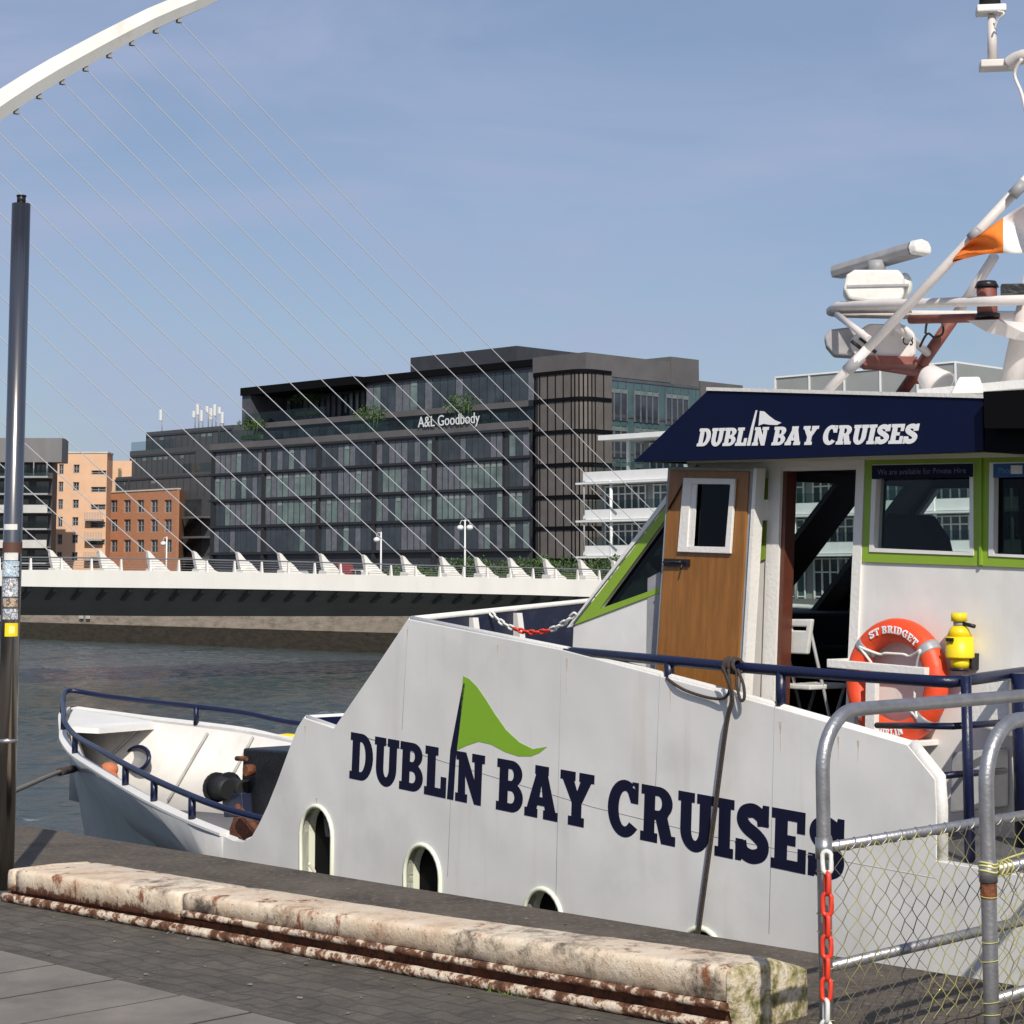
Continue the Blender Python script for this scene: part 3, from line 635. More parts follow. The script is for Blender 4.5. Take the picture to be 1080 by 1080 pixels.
# --- simple facade maker with real openings
def facade(parent, P, x0, x1, z0, z1, wins, mwall, depth=.35, name='wall'):
    m = MB(); m.prism([(x0,z0),(x1,z0),(x1,z1),(x0,z1)], lambda x, z, d: P(x, d, z), 0, depth, [[(a,c),(b,c),(b,d),(a,d)] for a, b, c, d in wins])
    o = m.build(name, mwall, parent)
    for a, b, c, d in wins:
        m = MB(); w_ = b-a
        m.hexa([P(a,depth-.1,c), P(b,depth-.1,c), P(b,depth-.02,c), P(a,depth-.02,c), P(a,depth-.1,d), P(b,depth-.1,d), P(b,depth-.02,d), P(a,depth-.02,d)])
        m.mi = 1
        for (xa, xb, za, zb) in ((a, a+.09, c, d), (b-.09, b, c, d), (a, b, c, c+.09), (a, b, d-.09, d), ((a+b)/2-.04, (a+b)/2+.04, c, d), (a, b, (c+d)/2-.03, (c+d)/2+.03)):
            m.hexa([P(xa,depth-.18,za), P(xb,depth-.18,za), P(xb,depth-.1,za), P(xa,depth-.1,za), P(xa,depth-.18,zb), P(xb,depth-.18,zb), P(xb,depth-.1,zb), P(xa,depth-.1,zb)])
        m.build('window', [M['pane'], M['grey']], parent)
    return o
# orange brick house
V5 = 148.0
xa, zt_ = PV(112, 520, V5); xb, _ = PV(187, 516, V5)
br = thing('brick_house', 'orange brick building with three rows of square windows', 'building', Q((xa+xb)/2, V5, 0))
wins = []
for px in (120, 134, 148, 162.5, 177):
    for py in (534, 554.5, 576):
        cx, cz = PV(px, py, V5); wins.append((cx-.78, cx+.78, cz-.82, cz+.82))
cc, cz0 = PV(120, 600, V5)
facade(br, lambda x, d, z: Q(x, V5+d, z), xa, xb, 0, zt_, wins, M['brick'])
xr_ = PV(201, 516, V5+8)[0]
m = MB(); m.hexa([Q(xa, V5+.352, 0), Q(xb, V5+.352, 0), Q(xr_, V5+8, 0), Q(xa, V5+8, 0)] + [Q(a, b, zt_-.01) for a, b in ((xa, V5+.352), (xb, V5+.352), (xr_, V5+8), (xa, V5+8))]); m.build('side_wall', M['brick'], br)
m = MB(); m.box(Q(xa-.1, V5-.1, zt_), QX*(xb-xa+.15), QB*.6, Vector((0,0,.18))); m.build('coping', M['concrete'], br)
# peach apartment (faces the camera more squarely)
Yp = 255
PX = Vector((1, .02, 0)).normalized(); PB = Vector((-.02, 1, 0)).normalized()
p0 = on_y(57, 478, Yp); ztp = p0.z
PO = Vector((p0.x, p0.y, 0)); wpx = (113-57)/F*Yp
pe = thing('peach_apartments', 'peach rendered apartment tower with a column of small square windows', 'building', PO)
def PP(x, d, z): return PO + PX*x + PB*d + Vector((0,0,z))
wins = []
for k in range(6):
    py = 494.5+k*18.5; zc = on_y(81, py, Yp).z; xc = (81-57)/F*Yp
    wins.append((xc-.38, xc+.38, zc-.55, zc+.55)); xc2 = (105-57)/F*Yp
    wins.append((xc2-1.0, xc2+.9, zc-.75, zc-.05)) if k else wins.append((xc2-1.0, xc2+.9, zc-.75, zc-.2))
    xc3 = (65.5-57)/F*Yp; wins.append((xc3-.35, xc3+.25, zc-.7, zc+.6))
wins = [q for q in wins if q[2] > .3]
facade(pe, PP, 0, wpx, 0, ztp, wins, M['peach'])
m = MB(); m.hexa([PP(0,.352,0), PP(wpx,.352,0), PP(wpx,4,0), PP(0,4,0), PP(0,.352,ztp-.01), PP(wpx,.352,ztp-.01), PP(wpx,4,ztp-.01), PP(0,4,ztp-.01)]); m.build('side_wall', M['peach'], pe)
m = MB(); m.hexa([PP(-.1,-.1,ztp), PP(wpx+.1,-.1,ztp), PP(wpx+.1,4,ztp), PP(-.1,4,ztp), PP(-.1,-.1,ztp+.2), PP(wpx+.1,-.1,ztp+.2), PP(wpx+.1,4,ztp+.2), PP(-.1,4,ztp+.2)]); m.build('roof', M['concrete'], pe)
for k in range(3):
    zc = on_y(102, 547+21*k, Yp).z; xc = (92-57)/F*Yp
    m = MB(); m.hexa([PP(xc,-1.1,zc-.3), PP(xc+2.3,-1.1,zc-.3), PP(xc+2.3,-.01,zc-.3), PP(xc,-.01,zc-.3), PP(xc,-1.1,zc-.1), PP(xc+2.3,-1.1,zc-.1), PP(xc+2.3,-.01,zc-.1), PP(xc,-.01,zc-.1)])
    for q in range(12): m.hexa([PP(xc+q*.2,-1.08,zc-.1), PP(xc+q*.2+.06,-1.08,zc-.1), PP(xc+q*.2+.06,-1.02,zc-.1), PP(xc+q*.2,-1.02,zc-.1)] + [PP(xc+q*.2,-1.08,zc+.8), PP(xc+q*.2+.06,-1.08,zc+.8), PP(xc+q*.2+.06,-1.02,zc+.8), PP(xc+q*.2,-1.02,zc+.8)])
    m.build('balcony', M['grey'], pe)
# low peach wing behind it to the right
m = MB(); p1 = on_y(118, 486, 265); m.box(Vector((p1.x, 265, 0)), Vector((5, .1, 0)), Vector((0, 8, 0)), Vector((0,0,p1.z))); m.build('rear_wing', M['peach'], pe)
# grey balconied building
Yg = 238
gb = thing('grey_apartments', 'grey topped apartment block with stacked open balconies beside the steel pole', 'building', on_y(20, 600, Yg)*1.0)
gb.location.z = 0
gx0 = on_y(-45, 463, Yg).x; gx1 = on_y(52, 463, Yg).x; zg = on_y(40, 461.5, Yg).z
gx2 = on_y(66, 463, Yg+1).x
m = MB(); m.box((gx0, Yg+2.2, 0), (gx1-gx0, 0, 0), (0, 2.5, 0), (0, 0, zg-.1)); m.build('wall', M['dkmetal'], gb)
zg2 = on_y(40, 487, Yg).z
m = MB(); m.box((gx0, Yg+.5, zg2), (gx2-gx0, .3, 0), (0, 3.4, 0), (0, 0, zg-zg2)); m.build('roof_cladding', M['greyclad'], gb)
for k, (py, h_) in enumerate(((503, .5), (521, .5), (540, 1.0), (558, .5), (577, 1.0), (594, .5))):
    z_ = on_y(40, py, Yg).z
    m = MB(); m.box((gx0, Yg-.2, z_-.1), (gx1-gx0, 0, 0), (0, 2.4, 0), (0, 0, .2))
    if h_ > .6: m.box((gx0, Yg-.2, z_+.1), (gx1-gx0, 0, 0), (0, .15, 0), (0, 0, .75))
    m.build('balcony', M['concrete'] if h_ > .6 else M['grey'], gb)
    m = MB(); m.box((gx0, Yg-.15, z_+.12), (gx1-gx0, 0, 0), (0, .04, 0), (0, 0, .9)); 
    if h_ <= .6: m.build('balustrade', M['glass_rail'], gb)
    for q in range(4):
        xq = gx1-1.1-q*2.4; m = MB(); m.box((xq-.8, Yg+2.1, z_+.2), (1.5, 0, 0), (0, .08, 0), (0, 0, 1.4)); m.build('window', M['pane'], gb)
m = MB()
for q in range(7): xq = gx1-1.6*q-.3; m.box((xq, Yg+.2, on_y(40,503,Yg).z), (.12, 0, 0), (0, .12, 0), (0, 0, zg2-on_y(40,503,Yg).z))
m.build('post', M['grey'], gb)

# --- white terraced building at the right
V6 = 125.0
xw0 = PV(615, 540, V6)[0]; xw1 = xw0+62
wb = thing('white_terraced_building', 'white building with long balcony slabs behind the boat wheelhouse', 'building', Q(xw0+20, V6, 0))
zb_ = [PV(625, y, V6)[1] for y in (585, 547, 507)]
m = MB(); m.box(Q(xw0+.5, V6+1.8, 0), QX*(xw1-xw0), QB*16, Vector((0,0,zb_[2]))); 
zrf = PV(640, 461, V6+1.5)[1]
m.box(Q(xw0+3.2, V6+4.2, zb_[2]), QX*(xw1-xw0-3), QB*13, Vector((0,0,zrf-zb_[2]-.25))); m.build('wall', mat('terrace_grey_wall', (.30, .31, .31), .7), wb)  # mid-grey wall set back behind the balconies
for z_ in zb_:
    m = MB(); m.box(Q(xw0, V6, z_-.1), QX*(xw1-xw0), QB*2, Vector((0,0,.85))); m.build('balcony', M['terr'], wb)
    m = MB(); m.box(Q(xw0-.6, V6-.3, z_-.3), QX*(xw1-xw0), QB*2, Vector((0,0,.16))); m.build('balcony_lip', M['terr'], wb)
m = MB(); m.box(Q(xw0+1.0, V6+.8, zrf-.3), QX*(xw1-xw0), QB*16, Vector((0,0,.42))); m.build('roof', M['terr'], wb)
for q in range(10):
    xq = xw0+.2+q*6.3; m = MB(); m.tube([Q(xq+2.9, V6+.1, 0), Q(xq+2.9, V6+.1, zb_[2])], .14, 8); m.build('column', M['terr'], wb)
    m = MB(); m.box(Q(xq+2.6, V6+2.4, zb_[2]+.7), QX*.25, QB*.25, Vector((0,0,zrf-zb_[2]-1.0))); m.build('column', M['terr'], wb)
for fl in range(4):
    z0w = (zb_[0]+.75, zb_[1]+.75, zb_[2]+.75, .1)[fl]; z1w = (zb_[1]-.4, zb_[2]-.4, zrf-.5, zb_[0]-.4)[fl]; vv = V6+1.75 if fl != 2 else V6+4.1
    for q in range(11):
        xq = xw0+(1.0 if fl != 2 else 4)+q*5.4
        m = MB(); m.mi = 0; m.box(Q(xq, vv-.05, z0w-.6), QX*4.6, QB*.06, Vector((0,0,z1w-z0w+.6)))
        m.mi = 1
        for r_ in range(7): m.box(Q(xq+r_*4.5/6, vv-.14, z0w-.6), QX*.12, QB*.09, Vector((0,0,z1w-z0w+.6)))
        for zz in (z0w, z1w-.12, z0w+(z1w-z0w)*.62): m.box(Q(xq, vv-.13, zz), QX*4.6, QB*.07, Vector((0,0,.10)))
        m.build('window', [M['teal'] if q % 2 else M['pane'], M['terr']], wb)
    m = MB(); m.box(Q(xw0+.1, V6+(.05 if fl != 2 else 1.2), z0w), QX*(xw1-xw0-1), QB*.04, Vector((0,0,.75)))
    if fl < 3: m.build('balustrade', M['glass_rail'], wb)
m = MB()   # zig-zag escape stair at the end
for k in range(3):
    z0w = (zb_[1], zb_[0], .3)[k]; z1w = (zb_[2], zb_[1], zb_[0])[k]
    m.tube([Q(xw0+3.9, V6-.1, z0w+.4), Q(xw0+.2, V6-.1, z1w)], .05, 6); m.tube([Q(xw0+.2, V6-.1, z0w+.4), Q(xw0+.2, V6-.1, z1w)], .07, 6)
m.build('stay', M['grey'], wb)
# grey slab block seen above the wheelhouse roof
V7 = 150
xa, za = PV(818, 399, V7); xb, zb2 = PV(1008, 389, V7)
gblk = thing('grey_office_block', 'plain pale grey block showing just above the wheelhouse roof', 'building', Q((xa+xb)/2, V7, 0))
m = MB(); m.box(Q(xa, V7, 0), QX*(xb-xa), QB*20, Vector((0,0,za))); m.build('wall', M['concrete'] if 0 else mat('zinc_cladding', (.27,.28,.27), .6, var=.08, vscale=.3), gblk)
m = MB()
for q in range(6): m.box(Q(xa+(xb-xa)*q/5-.08, V7-.1, 0), QX*.16, QB*.1, Vector((0,0,za+.06)))
m.box(Q(xa, V7-.12, za), QX*(xb-xa), QB*20, Vector((0,0,.15))); m.build('trim', M['terr'], gblk)

# --- hedge / street trees on the far quay
rnd = random.Random(21)
m = MB()
xs0 = PV(395, 600, 106)[0]; xs1 = PV(760, 600, 106)[0]; x = xs0
while x < xs1:
    zt2 = 1.7 + (1.3 if x > xs0+8 else .75) + rnd.uniform(-.25, .3)
    foliage(m, Q(x, 106+rnd.uniform(-.5,.5), zt2-.9), (1.0, .8, 1.0), 300, .11, rnd); x += .9
m.box(Q(xs0, 105.6, 0), QX*(xs1-xs0), QB*.8, Vector((0,0,1.9)))
tag(m.build('hedge', M['leaf'], fix=False), 'long clipped green hedge on the far quay behind the bridge parapet', 'hedge')

# street lamps on far quay
def far_lamp(px, py, lab, two=True):
    vv = 103; xx, zz = PV(px, py, vv); a = thing('street_lamp', lab, 'street lamp', Q(xx, vv, 0), 'white lamps on the far quay')
    m = MB(); m.tube([Q(xx, vv, 0), Q(xx, vv, zz)], [.09, .055], 8); m.build('pole', M['terr'], a)
    for s_ in ((-1,) if not two else (-1, 1)):
        m = MB(); m.tube(smooth([Q(xx, vv, zz-.15), Q(xx+s_*.35, vv, zz-.05), Q(xx+s_*.55, vv, zz-.35)], 4), .03, 6); m.build('arm', M['terr'], a)
        m = MB(); m.sphere(Q(xx+s_*.5, vv, zz-.6), .26, 12, 8, (1,1,.8)); m.build('lamp_head', M['terr'], a)
far_lamp(402, 561, 'white street lamp in front of the middle of the dark office', False)
far_lamp(490.5, 548, 'taller white street lamp near the right end of the dark office')
far_lamp(176, 566, 'slim white pole in front of the brick house', False)
# vehicles on the bridge approach
def car(name, px, py, vv, ln, ht, wd, mb_, lab, cat, grp=None):
    xx, zz = PV(px, py, vv); a = thing(name, lab, cat, Q(xx, vv, 0), grp); r_ = .32; z0 = 1.7 + (608-py-0)/F*0
    zb = zz
    a.location = Q(xx, vv, zb)
    prof = [(-ln/2, .3), (-ln/2, ht*.62), (-ln*.42, ht*.66), (-ln*.27, ht), (ln*.25, ht), (ln*.38, ht*.66), (ln/2, ht*.58), (ln/2, .3)]
    m = MB(); m.prism(prof, lambda x, z, d: Q(xx+x, vv+d, zb+z), 0, wd); m.build('body', mb_, a, bevel=.06)
    for (p1_, p2_) in (((-ln*.37, -ln*.02)), ((ln*.01, ln*.32))):
        m = MB(); m.prism([(p1_, ht*.68), (p2_, ht*.68), (min(p2_, ln*.22), ht*.94), (max(p1_, -ln*.25), ht*.94)], lambda x, z, d: Q(xx+x, vv+d, zb+z), -.015, .02); m.build('window', M['pane'], a)
    for s_ in (-.3, .3):
        for d_ in (-.02, wd-.18):
            m = MB(); m.tube([Q(xx+s_*ln, vv+d_, zb+r_), Q(xx+s_*ln, vv+d_+.2, zb+r_)], r_, 16); m.build('wheel', M['rubber'], a)
# the far road lies on the quay; these stand level with the deck
VC = 108
m = MB(); m.box(Q(PV(-20,600,107)[0], 107, -.01), QX*70, QB*9, Vector((0,0,1.05))); struct(m.build('road', M['asphalt']))
cred = mat('red_van_paint', (.20, .03, .03), .35); cwh = mat('white_car_paint', (.7, .7, .7), .3); csil = mat('silver_car_paint', (.35, .36, .38), .3)
for (nm, px, vv, ln, ht, wd, cm, lab, cat) in (('parked_van', 349, 108, 3.2, 1.75, 1.6, cred, 'dark red van parked beyond the bridge', 'van'), ('parked_car', 375, 109, 2.7, 1.2, 1.5, cwh, 'white car on the road beyond the bridge right of the red van', 'car'), ('parked_car', 416, 108, 2.6, 1.1, 1.5, csil, 'silver car on the road beyond the bridge near the hedge', 'car'), ('parked_car', 305, 109, 2.7, 1.15, 1.5, csil, 'grey car on the road left of the dark red van', 'car')):
    xx = PV(px, 600, vv)[0]; py_ = 608 - (1.04-1.7)/( (QX*xx+QB*vv).y )*F
    car(nm, px, py_, vv, ln, ht, wd, cm, lab, cat)

# ================================================================== BRIDGE
DA = Vector(((54-540)/F*103, 103, 0)); DB_ = Vector(((613-540)/F*122, 122, 0))
BD = (DB_-DA).normalized(); BN = Vector((BD.y, -BD.x, 0))      # towards camera side
if BN.y > 0: BN = -BN
CW = 3.2           # near fascia stands this far in front of the cable plane
CA = DA; 
def BPL(px, py, off=0): return on_plane(px, py, CA + BN*off, BN)
def bz(px, y): return BPL(px, y, CW).z
bridge = thing('harp_bridge', 'white cable stayed bridge with curved pylon and fan of stay cables', 'bridge', DA + Vector((0,0,WZ)))
# deck profile sampled by pixel columns on the near fascia
cols = [(-420, 603, 612, 640), (-200, 600, 613, 644), (0, 601, 618, 649), (60, 601, 619, 649), (200, 602.5, 620.5, 650), (330, 605, 622.5, 650), (450, 608, 625, 650), (560, 610, 627.5, 649), (640, 612, 630, 648), (760, 615, 633, 648)]
fas = [(BPL(c[0], c[1], CW), BPL(c[0], c[2], CW), BPL(c[0], c[3], CW-2.0)) for c in cols]
def off_(p, d, z): return Vector((p.x, p.y, z)) - BN*d
m = MB()
for i in range(len(fas)-1):
    a, b = fas[i], fas[i+1]; T = .0
    # box fascia
    m.hexa([a[1], b[1], off_(b[1], .5, b[1].z), off_(a[1], .5, a[1].z), a[0], b[0], off_(b[0], .5, b[0].z), off_(a[0], .5, a[0].z)])
m.build('fascia', M['bridge'], bridge)
m = MB()
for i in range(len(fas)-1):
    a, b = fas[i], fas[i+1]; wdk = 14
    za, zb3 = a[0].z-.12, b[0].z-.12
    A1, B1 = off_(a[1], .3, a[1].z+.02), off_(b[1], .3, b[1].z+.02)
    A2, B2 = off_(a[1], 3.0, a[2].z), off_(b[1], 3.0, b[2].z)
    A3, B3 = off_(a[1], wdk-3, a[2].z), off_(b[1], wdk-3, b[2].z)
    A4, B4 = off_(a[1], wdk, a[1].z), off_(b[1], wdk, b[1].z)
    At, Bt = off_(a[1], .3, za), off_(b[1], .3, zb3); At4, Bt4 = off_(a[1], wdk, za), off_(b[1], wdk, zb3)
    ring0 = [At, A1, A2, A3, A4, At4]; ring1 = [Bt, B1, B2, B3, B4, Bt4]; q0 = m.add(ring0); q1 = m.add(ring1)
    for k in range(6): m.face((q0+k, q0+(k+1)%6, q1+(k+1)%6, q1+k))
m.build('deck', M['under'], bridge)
m = MB()       # ribs under the overhang
import bisect
cum = [0]
for i in range(len(fas)-1): cum.append(cum[-1] + (fas[i+1][0]-fas[i][0]).length)
def fasc(s_):
    i = min(max(bisect.bisect_right(cum, s_)-1, 0), len(fas)-2); k = (s_-cum[i])/(cum[i+1]-cum[i])
    return [fas[i][q].lerp(fas[i+1][q], k) for q in range(3)]
s_ = 2
while s_ < cum[-1]-2:
    f_ = fasc(s_); p1 = off_(f_[1], .3, f_[1].z-.01); p2 = off_(f_[1], 1.35, f_[1].z*.62+f_[2].z*.38)-Vector((0,0,.02)); 
    m.hexa([p1-Vector((0,0,.22)), p1+BD*.22-Vector((0,0,.22)), p2+BD*.22-Vector((0,0,.1)), p2-Vector((0,0,.1)), p1, p1+BD*.22, p2+BD*.22, p2]); s_ += 1.35
m.build('rib', M['plant'], bridge)
s_ = .5; tops = []
while s_ < cum[-1]:
    m = MB(); f_ = fasc(s_); b_ = f_[0]-BN*.25; m.hexa([b_, b_+BD*.09, b_+BD*.09-BN*.25, b_-BN*.25, b_+Vector((0,0,.62))-BN*.1, b_+BD*.09+Vector((0,0,.62))-BN*.1, b_+BD*.09-BN*.16+Vector((0,0,.62)), b_-BN*.16+Vector((0,0,.62))]); tops.append(b_+Vector((0,0,.62))-BN*.1); s_ += 1.6
    m.build('railing_post', M['bridge'], bridge)
m = MB(); m.tube(tops, .035, 6)
for q in range(4): m.tube([p - Vector((0,0,.13*(q+1))) for p in tops], .012, 5)
m.build('handrail', M['galv'], bridge)
# anchors and cables
anc = [54, 106, 157, 206, 252, 296, 340, 385, 426, 467, 504, 539, 576, 613, 648, 683, 716, 748]
att = [(-212,340), (-191,312), (-170,285), (-148,259), (-126,235), (-103,212), (-80,190), (-56,170), (-32,151), (-8,133), (16,116), (40,100), (64.5,85), (89,71), (114,57), (138,44), (163,31), (187.5,20)]
def ytop(px): 
    xs = [c[0] for c in cols]; i = min(max(bisect.bisect_right(xs, px)-1, 0), len(xs)-2); k = (px-xs[i])/(xs[i+1]-xs[i]); return cols[i][1]+(cols[i+1][1]-cols[i][1])*k
sc_w = 2.1
for k, (ax, (tx, ty)) in enumerate(zip(anc, att)):
    yt = ytop(ax)-1; P_ = BPL(ax-2, yt-18.5); T_ = BPL(tx, ty)
    m = MB()
    c0 = BPL(ax-2, yt-19); 
    prof = [(-.05, .08), (.12, .0), (.42, -.32), (.8, -.55), (1.25, -1.0), (1.3, -1.3), (.3, -1.3), (.1, -.65)]
    m.prism(prof, lambda a, b, d: c0 + BD*a + Vector((0,0,b)) + BN*d, -.16, .16)
    m.prism([(.5,-.75),(1.3,-1.05),(1.35,-1.3),(.1,-1.3),(.15,-.9)], lambda a, b, d: c0 + BD*a + Vector((0,0,b)) + BN*d, -.45, .45)
    m.build('cable_anchor', M['bridge'], bridge)
    n_ = 12; pts = []
    for q in range(n_+1):
        t_ = q/n_; p_ = T_.lerp(P_, t_); p_.z -= .5*4*t_*(1-t_)*(.35+.05*k)/1.5; pts.append(p_)
    m = MB(); m.tube(pts, .027, 5, caps=False); m.build('stay_cable', M['cable'], bridge)
# pylon
low = [(-330, 640), (-322, 560), (-300, 480), (-262, 408)] + [(a[0], a[1]) for a in att] + [(212, 9.5), (228, 1.5), (240, -4.5)]
m = MB(); rings = []
lowP = [BPL(a, b) for a, b in low]
nP = len(lowP)
for i, p_ in enumerate(lowP):
    d = (lowP[min(i+1, nP-1)] - lowP[max(i-1, 0)]).normalized(); nn = Vector((0,0,1)) - d*d.z; nn = BN.cross(d); 
    if nn.z < 0: nn = -nn
    th = (2.1 if i < 4 else 1.55 - .5*(i-4)/(nP-5)); wd2 = th*.42
    if i < 4: th = 2.3
    c = p_
    rings.append(m.add([c - BN*wd2*.45, c + BN*wd2*.45, c + BN*wd2 + nn*th*.45, c + BN*wd2*.7 + nn*th, c - BN*wd2*.7 + nn*th, c - BN*wd2 + nn*th*.45]))
for i in range(nP-1):
    for k in range(6): m.face((rings[i]+k, rings[i]+(k+1) % 6, rings[i+1]+(k+1) % 6, rings[i+1]+k))
m.face([rings[-1]+k for k in range(6)]); m.face([rings[0]+k for k in range(6)])
m.build('pylon', M['bridge'], bridge)
for (tx, ty) in att:
    m = MB(); p_ = BPL(tx, ty); m.cbox(p_+Vector((.06,0,-.08)), BD*.22, BN*.3, Vector((0,0,.26))); m.build('cable_socket', M['grey'], bridge)

# ================================================================== THE CRUISE BOAT
M['ribshade'] = mat('rib_shade', (.42, .40, .37), .6, var=.2, vscale=9)  # the ribs are white; their shading is put into this grey
ship = thing('cruise_boat', 'white and navy passenger cruise boat with green window frames moored at the quay', 'boat', SH(2, 2.6, WZ))
HB = 2.63
def H(t, u, z): return SH(t, u, z)
# rim table of the bow: t, half breadth, rim height
def row(px, py, w_):
    t_, z_ = US(px, py, HB - w_); return (t_, w_, z_)
rim = [(14.45, 0.05, .13), (14.1, .28, .09), (13.5, .57, .04), (12.9, .85, .0), (12.3, 1.13, -.05)]
rim += [row(77, 797, 1.38), row(100, 812.5, 1.86), row(130, 831, 2.18), row(160, 848, 2.40), row(200, 867, 2.57), row(235, 881, 2.63)]
rim_t = rim
WB = WZ - .6
def bowpt(i, f_):   # f_ 0 rim .. 1 waterline
    t_, w_, z_ = rim[i]
    rake = 1.9*max(0, 1-(14.75-t_)/9)*f_
    wl = w_*(1 - .62*f_**1.2*max(0, min(1, 1-(14.75-t_-6)/4))) if True else w_
    wl = w_*(1 - (.55+.35*max(0, 1-(14.75-t_)/7))*f_**.6*max(0.0, min(1.0, (t_-6.15)/1.6)))
    return t_-rake, max(wl, .03), z_ + (WB-z_)*f_
nf_ = 10
for side, nm in ((-1, 'hull'), (1, 'far_side_hull')):
    m = MB(); g_ = []
    for i in range(len(rim)):
        g_.append(m.add([H(a, HB+side*b, c) for a, b, c in [bowpt(i, k/nf_) for k in range(nf_+1)]]))
    for i in range(len(rim)-1):
        for k in range(nf_): m.face((g_[i]+k, g_[i+1]+k, g_[i+1]+k+1, g_[i]+k+1), True)
    tR = rim[-1][0]
    if side == 1:
        zr_ = rim[-1][2]; m.quad(H(tR, HB*2, zr_), H(-7.5, HB*2, zr_-.3), H(-7.5, HB*2, WB), H(tR, HB*2, WB))
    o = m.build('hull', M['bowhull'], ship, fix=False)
    sm_ = o.modifiers.new('solid', 'SOLIDIFY'); sm_.thickness = .05; sm_.offset = 0
# inside of bow bulwarks (white, ribbed), deck
zdk = -1.02
def inner(i, side, f_):
    t_, w_, z_ = rim[i]; w2 = max(w_-.07-.42*f_, .02); return H(t_-.1, HB+side*w2, z_-.02+(zdk-z_+.02 + .012*(t_-6))*f_)
for side in (-1, 1):
    m = MB(); a = [m.add([inner(i, side, 0), inner(i, side, 1)]) for i in range(len(rim))]
    for i in range(len(rim)-1): m.face((a[i], a[i+1], a[i+1]+1, a[i]+1), True)
    t_, w_, z_ = rim[-1]
    q = m.add([H(t_, HB+side*(w_-.07), z_-.02), H(5.2, HB+side*(w_-.07), z_-.1), H(5.2, HB+side*(w_-.5), zdk), H(t_, HB+side*(w_-.5), zdk)]); m.face((q, q+1, q+2, q+3))
    bi = m.build('bulwark_lining', M['innerw'], ship, fix=False)
    sm_ = bi.modifiers.new('solid', 'SOLIDIFY'); sm_.thickness = .02; sm_.offset = 0
m = MB(); dk_ = []
for i in range(len(rim)): dk_.append((inner(i, -1, .97), inner(i, 1, .97)))
dk_.append((H(5.2, .45, zdk), H(5.2, 2*HB-.45, zdk)))
for i in range(len(dk_)-1): m.quad(dk_[i][0], dk_[i+1][0], dk_[i+1][1], dk_[i][1])
m.build('foredeck', M['navydeck'], ship)
from mathutils.geometry import intersect_ray_tri
def inner_hit(px, py, lift=.03):
    quads = [[inner(i, 1, 0), inner(i+1, 1, 0), inner(i+1, 1, 1), inner(i, 1, 1)] for i in range(len(rim)-1)]
    t_, w_, z_ = rim[-1]; quads.append([H(t_, HB+(w_-.07), z_-.02), H(5.2, HB+(w_-.07), z_-.1), H(5.2, HB+(w_-.5), zdk), H(t_, HB+(w_-.5), zdk)])
    best = None
    for A4 in quads:
        for tri in ((0, 1, 2), (0, 2, 3)):
            h_ = intersect_ray_tri(A4[tri[0]], A4[tri[1]], A4[tri[2]], ray(px, py), CAM, True)
            if h_: best = h_ - ray(px, py).normalized()*lift
    return best
for (xa_, ya_, xb_, yb_) in ((219, 773, 177, 845), (267, 777, 236, 834), (150, 765, 113, 800)):
    pts = [inner_hit(xa_+(xb_-xa_)*k/6, ya_+(yb_-ya_)*k/6, .05) for k in range(7)]; pts = [p_ for p_ in pts if p_]
    if len(pts) > 1: m = MB(); m.tube(pts, .016, 6); m.build('frame', M['ribshade'], ship)
for side in (-1, 1):        # capping rail
    m = MB(); pts = [H(r_[0], HB+side*r_[1], r_[2]+.01) for r_ in rim]
    if side == 1: pts += [H(6.0, HB*2, rim[-1][2]-.02), H(5.25, HB*2, rim[-1][2]-.04)]
    pts = smooth(pts, 4); 
    for i in range(len(pts)-1):
        a, b = pts[i], pts[i+1]; m.hexa([a-SI*.03-Vector((0,0,.012)), b-SI*.03-Vector((0,0,.012)), b+SI*.06-Vector((0,0,.03)), a+SI*.06-Vector((0,0,.03)), a-SI*.03+Vector((0,0,.008)), b-SI*.03+Vector((0,0,.008)), b+SI*.06+Vector((0,0,.02)), a+SI*.06+Vector((0,0,.02))])
    m.build('capping', M['rim'], ship)
# breasthook plate at the stem
m = MB(); q = [H(14.35, HB, .14), H(13.2, HB-.66, .03), H(13.1, HB-.3, .0), H(13.3, HB+.55, .0), H(13.4, HB+.52, .03)]
m.prism([(0,0)], lambda *a: None, 0, 0) if 0 else None
a = m.add(q); b = m.add([p_ - Vector((0,0,.06)) for p_ in q]); m.face([a+k for k in range(5)]); m.face([b+k for k in range(4, -1, -1)])
for k in range(5): m.face((a+k, a+(k+1) % 5, b+(k+1) % 5, b+k))
m.build('bow_plate', M['rim'], ship)
# bow rail
def railpt(i, side, up=.205): t_, w_, z_ = rim[i]; return H(t_, HB+side*(w_-.02), z_+up)
near = [railpt(i, -1) for i in range(len(rim)-1, -1, -1)]; far = [railpt(i, 1) for i in range(len(rim))]
pe_ = H(*(lambda a: (a[0], 0.1, a[1]))(US(285, 866, .1)))
rp_ = [pe_, ] + near[:-1] + [H(14.45, HB, .35)] + far[1:] + [H(5.6, HB*2, rim[-1][2]+.20)]
m = MB(); m.tube(smooth(rp_, 5), .028, 10); m.build('bow_rail', M['navy'], ship)
for (i, side) in ((1, -1), (3, -1), (5, -1), (7, -1), (8, -1), (9, -1), (3, 1), (8, 1), (10, 1)):
    m = MB(); a = railpt(i, side, 0); m.tube([a, railpt(i, side)], .032, 8); m.build('rail_post', M['navy'], ship)
# fairlead on the far bulwark and orange float
c = inner_hit(148, 800, .06)

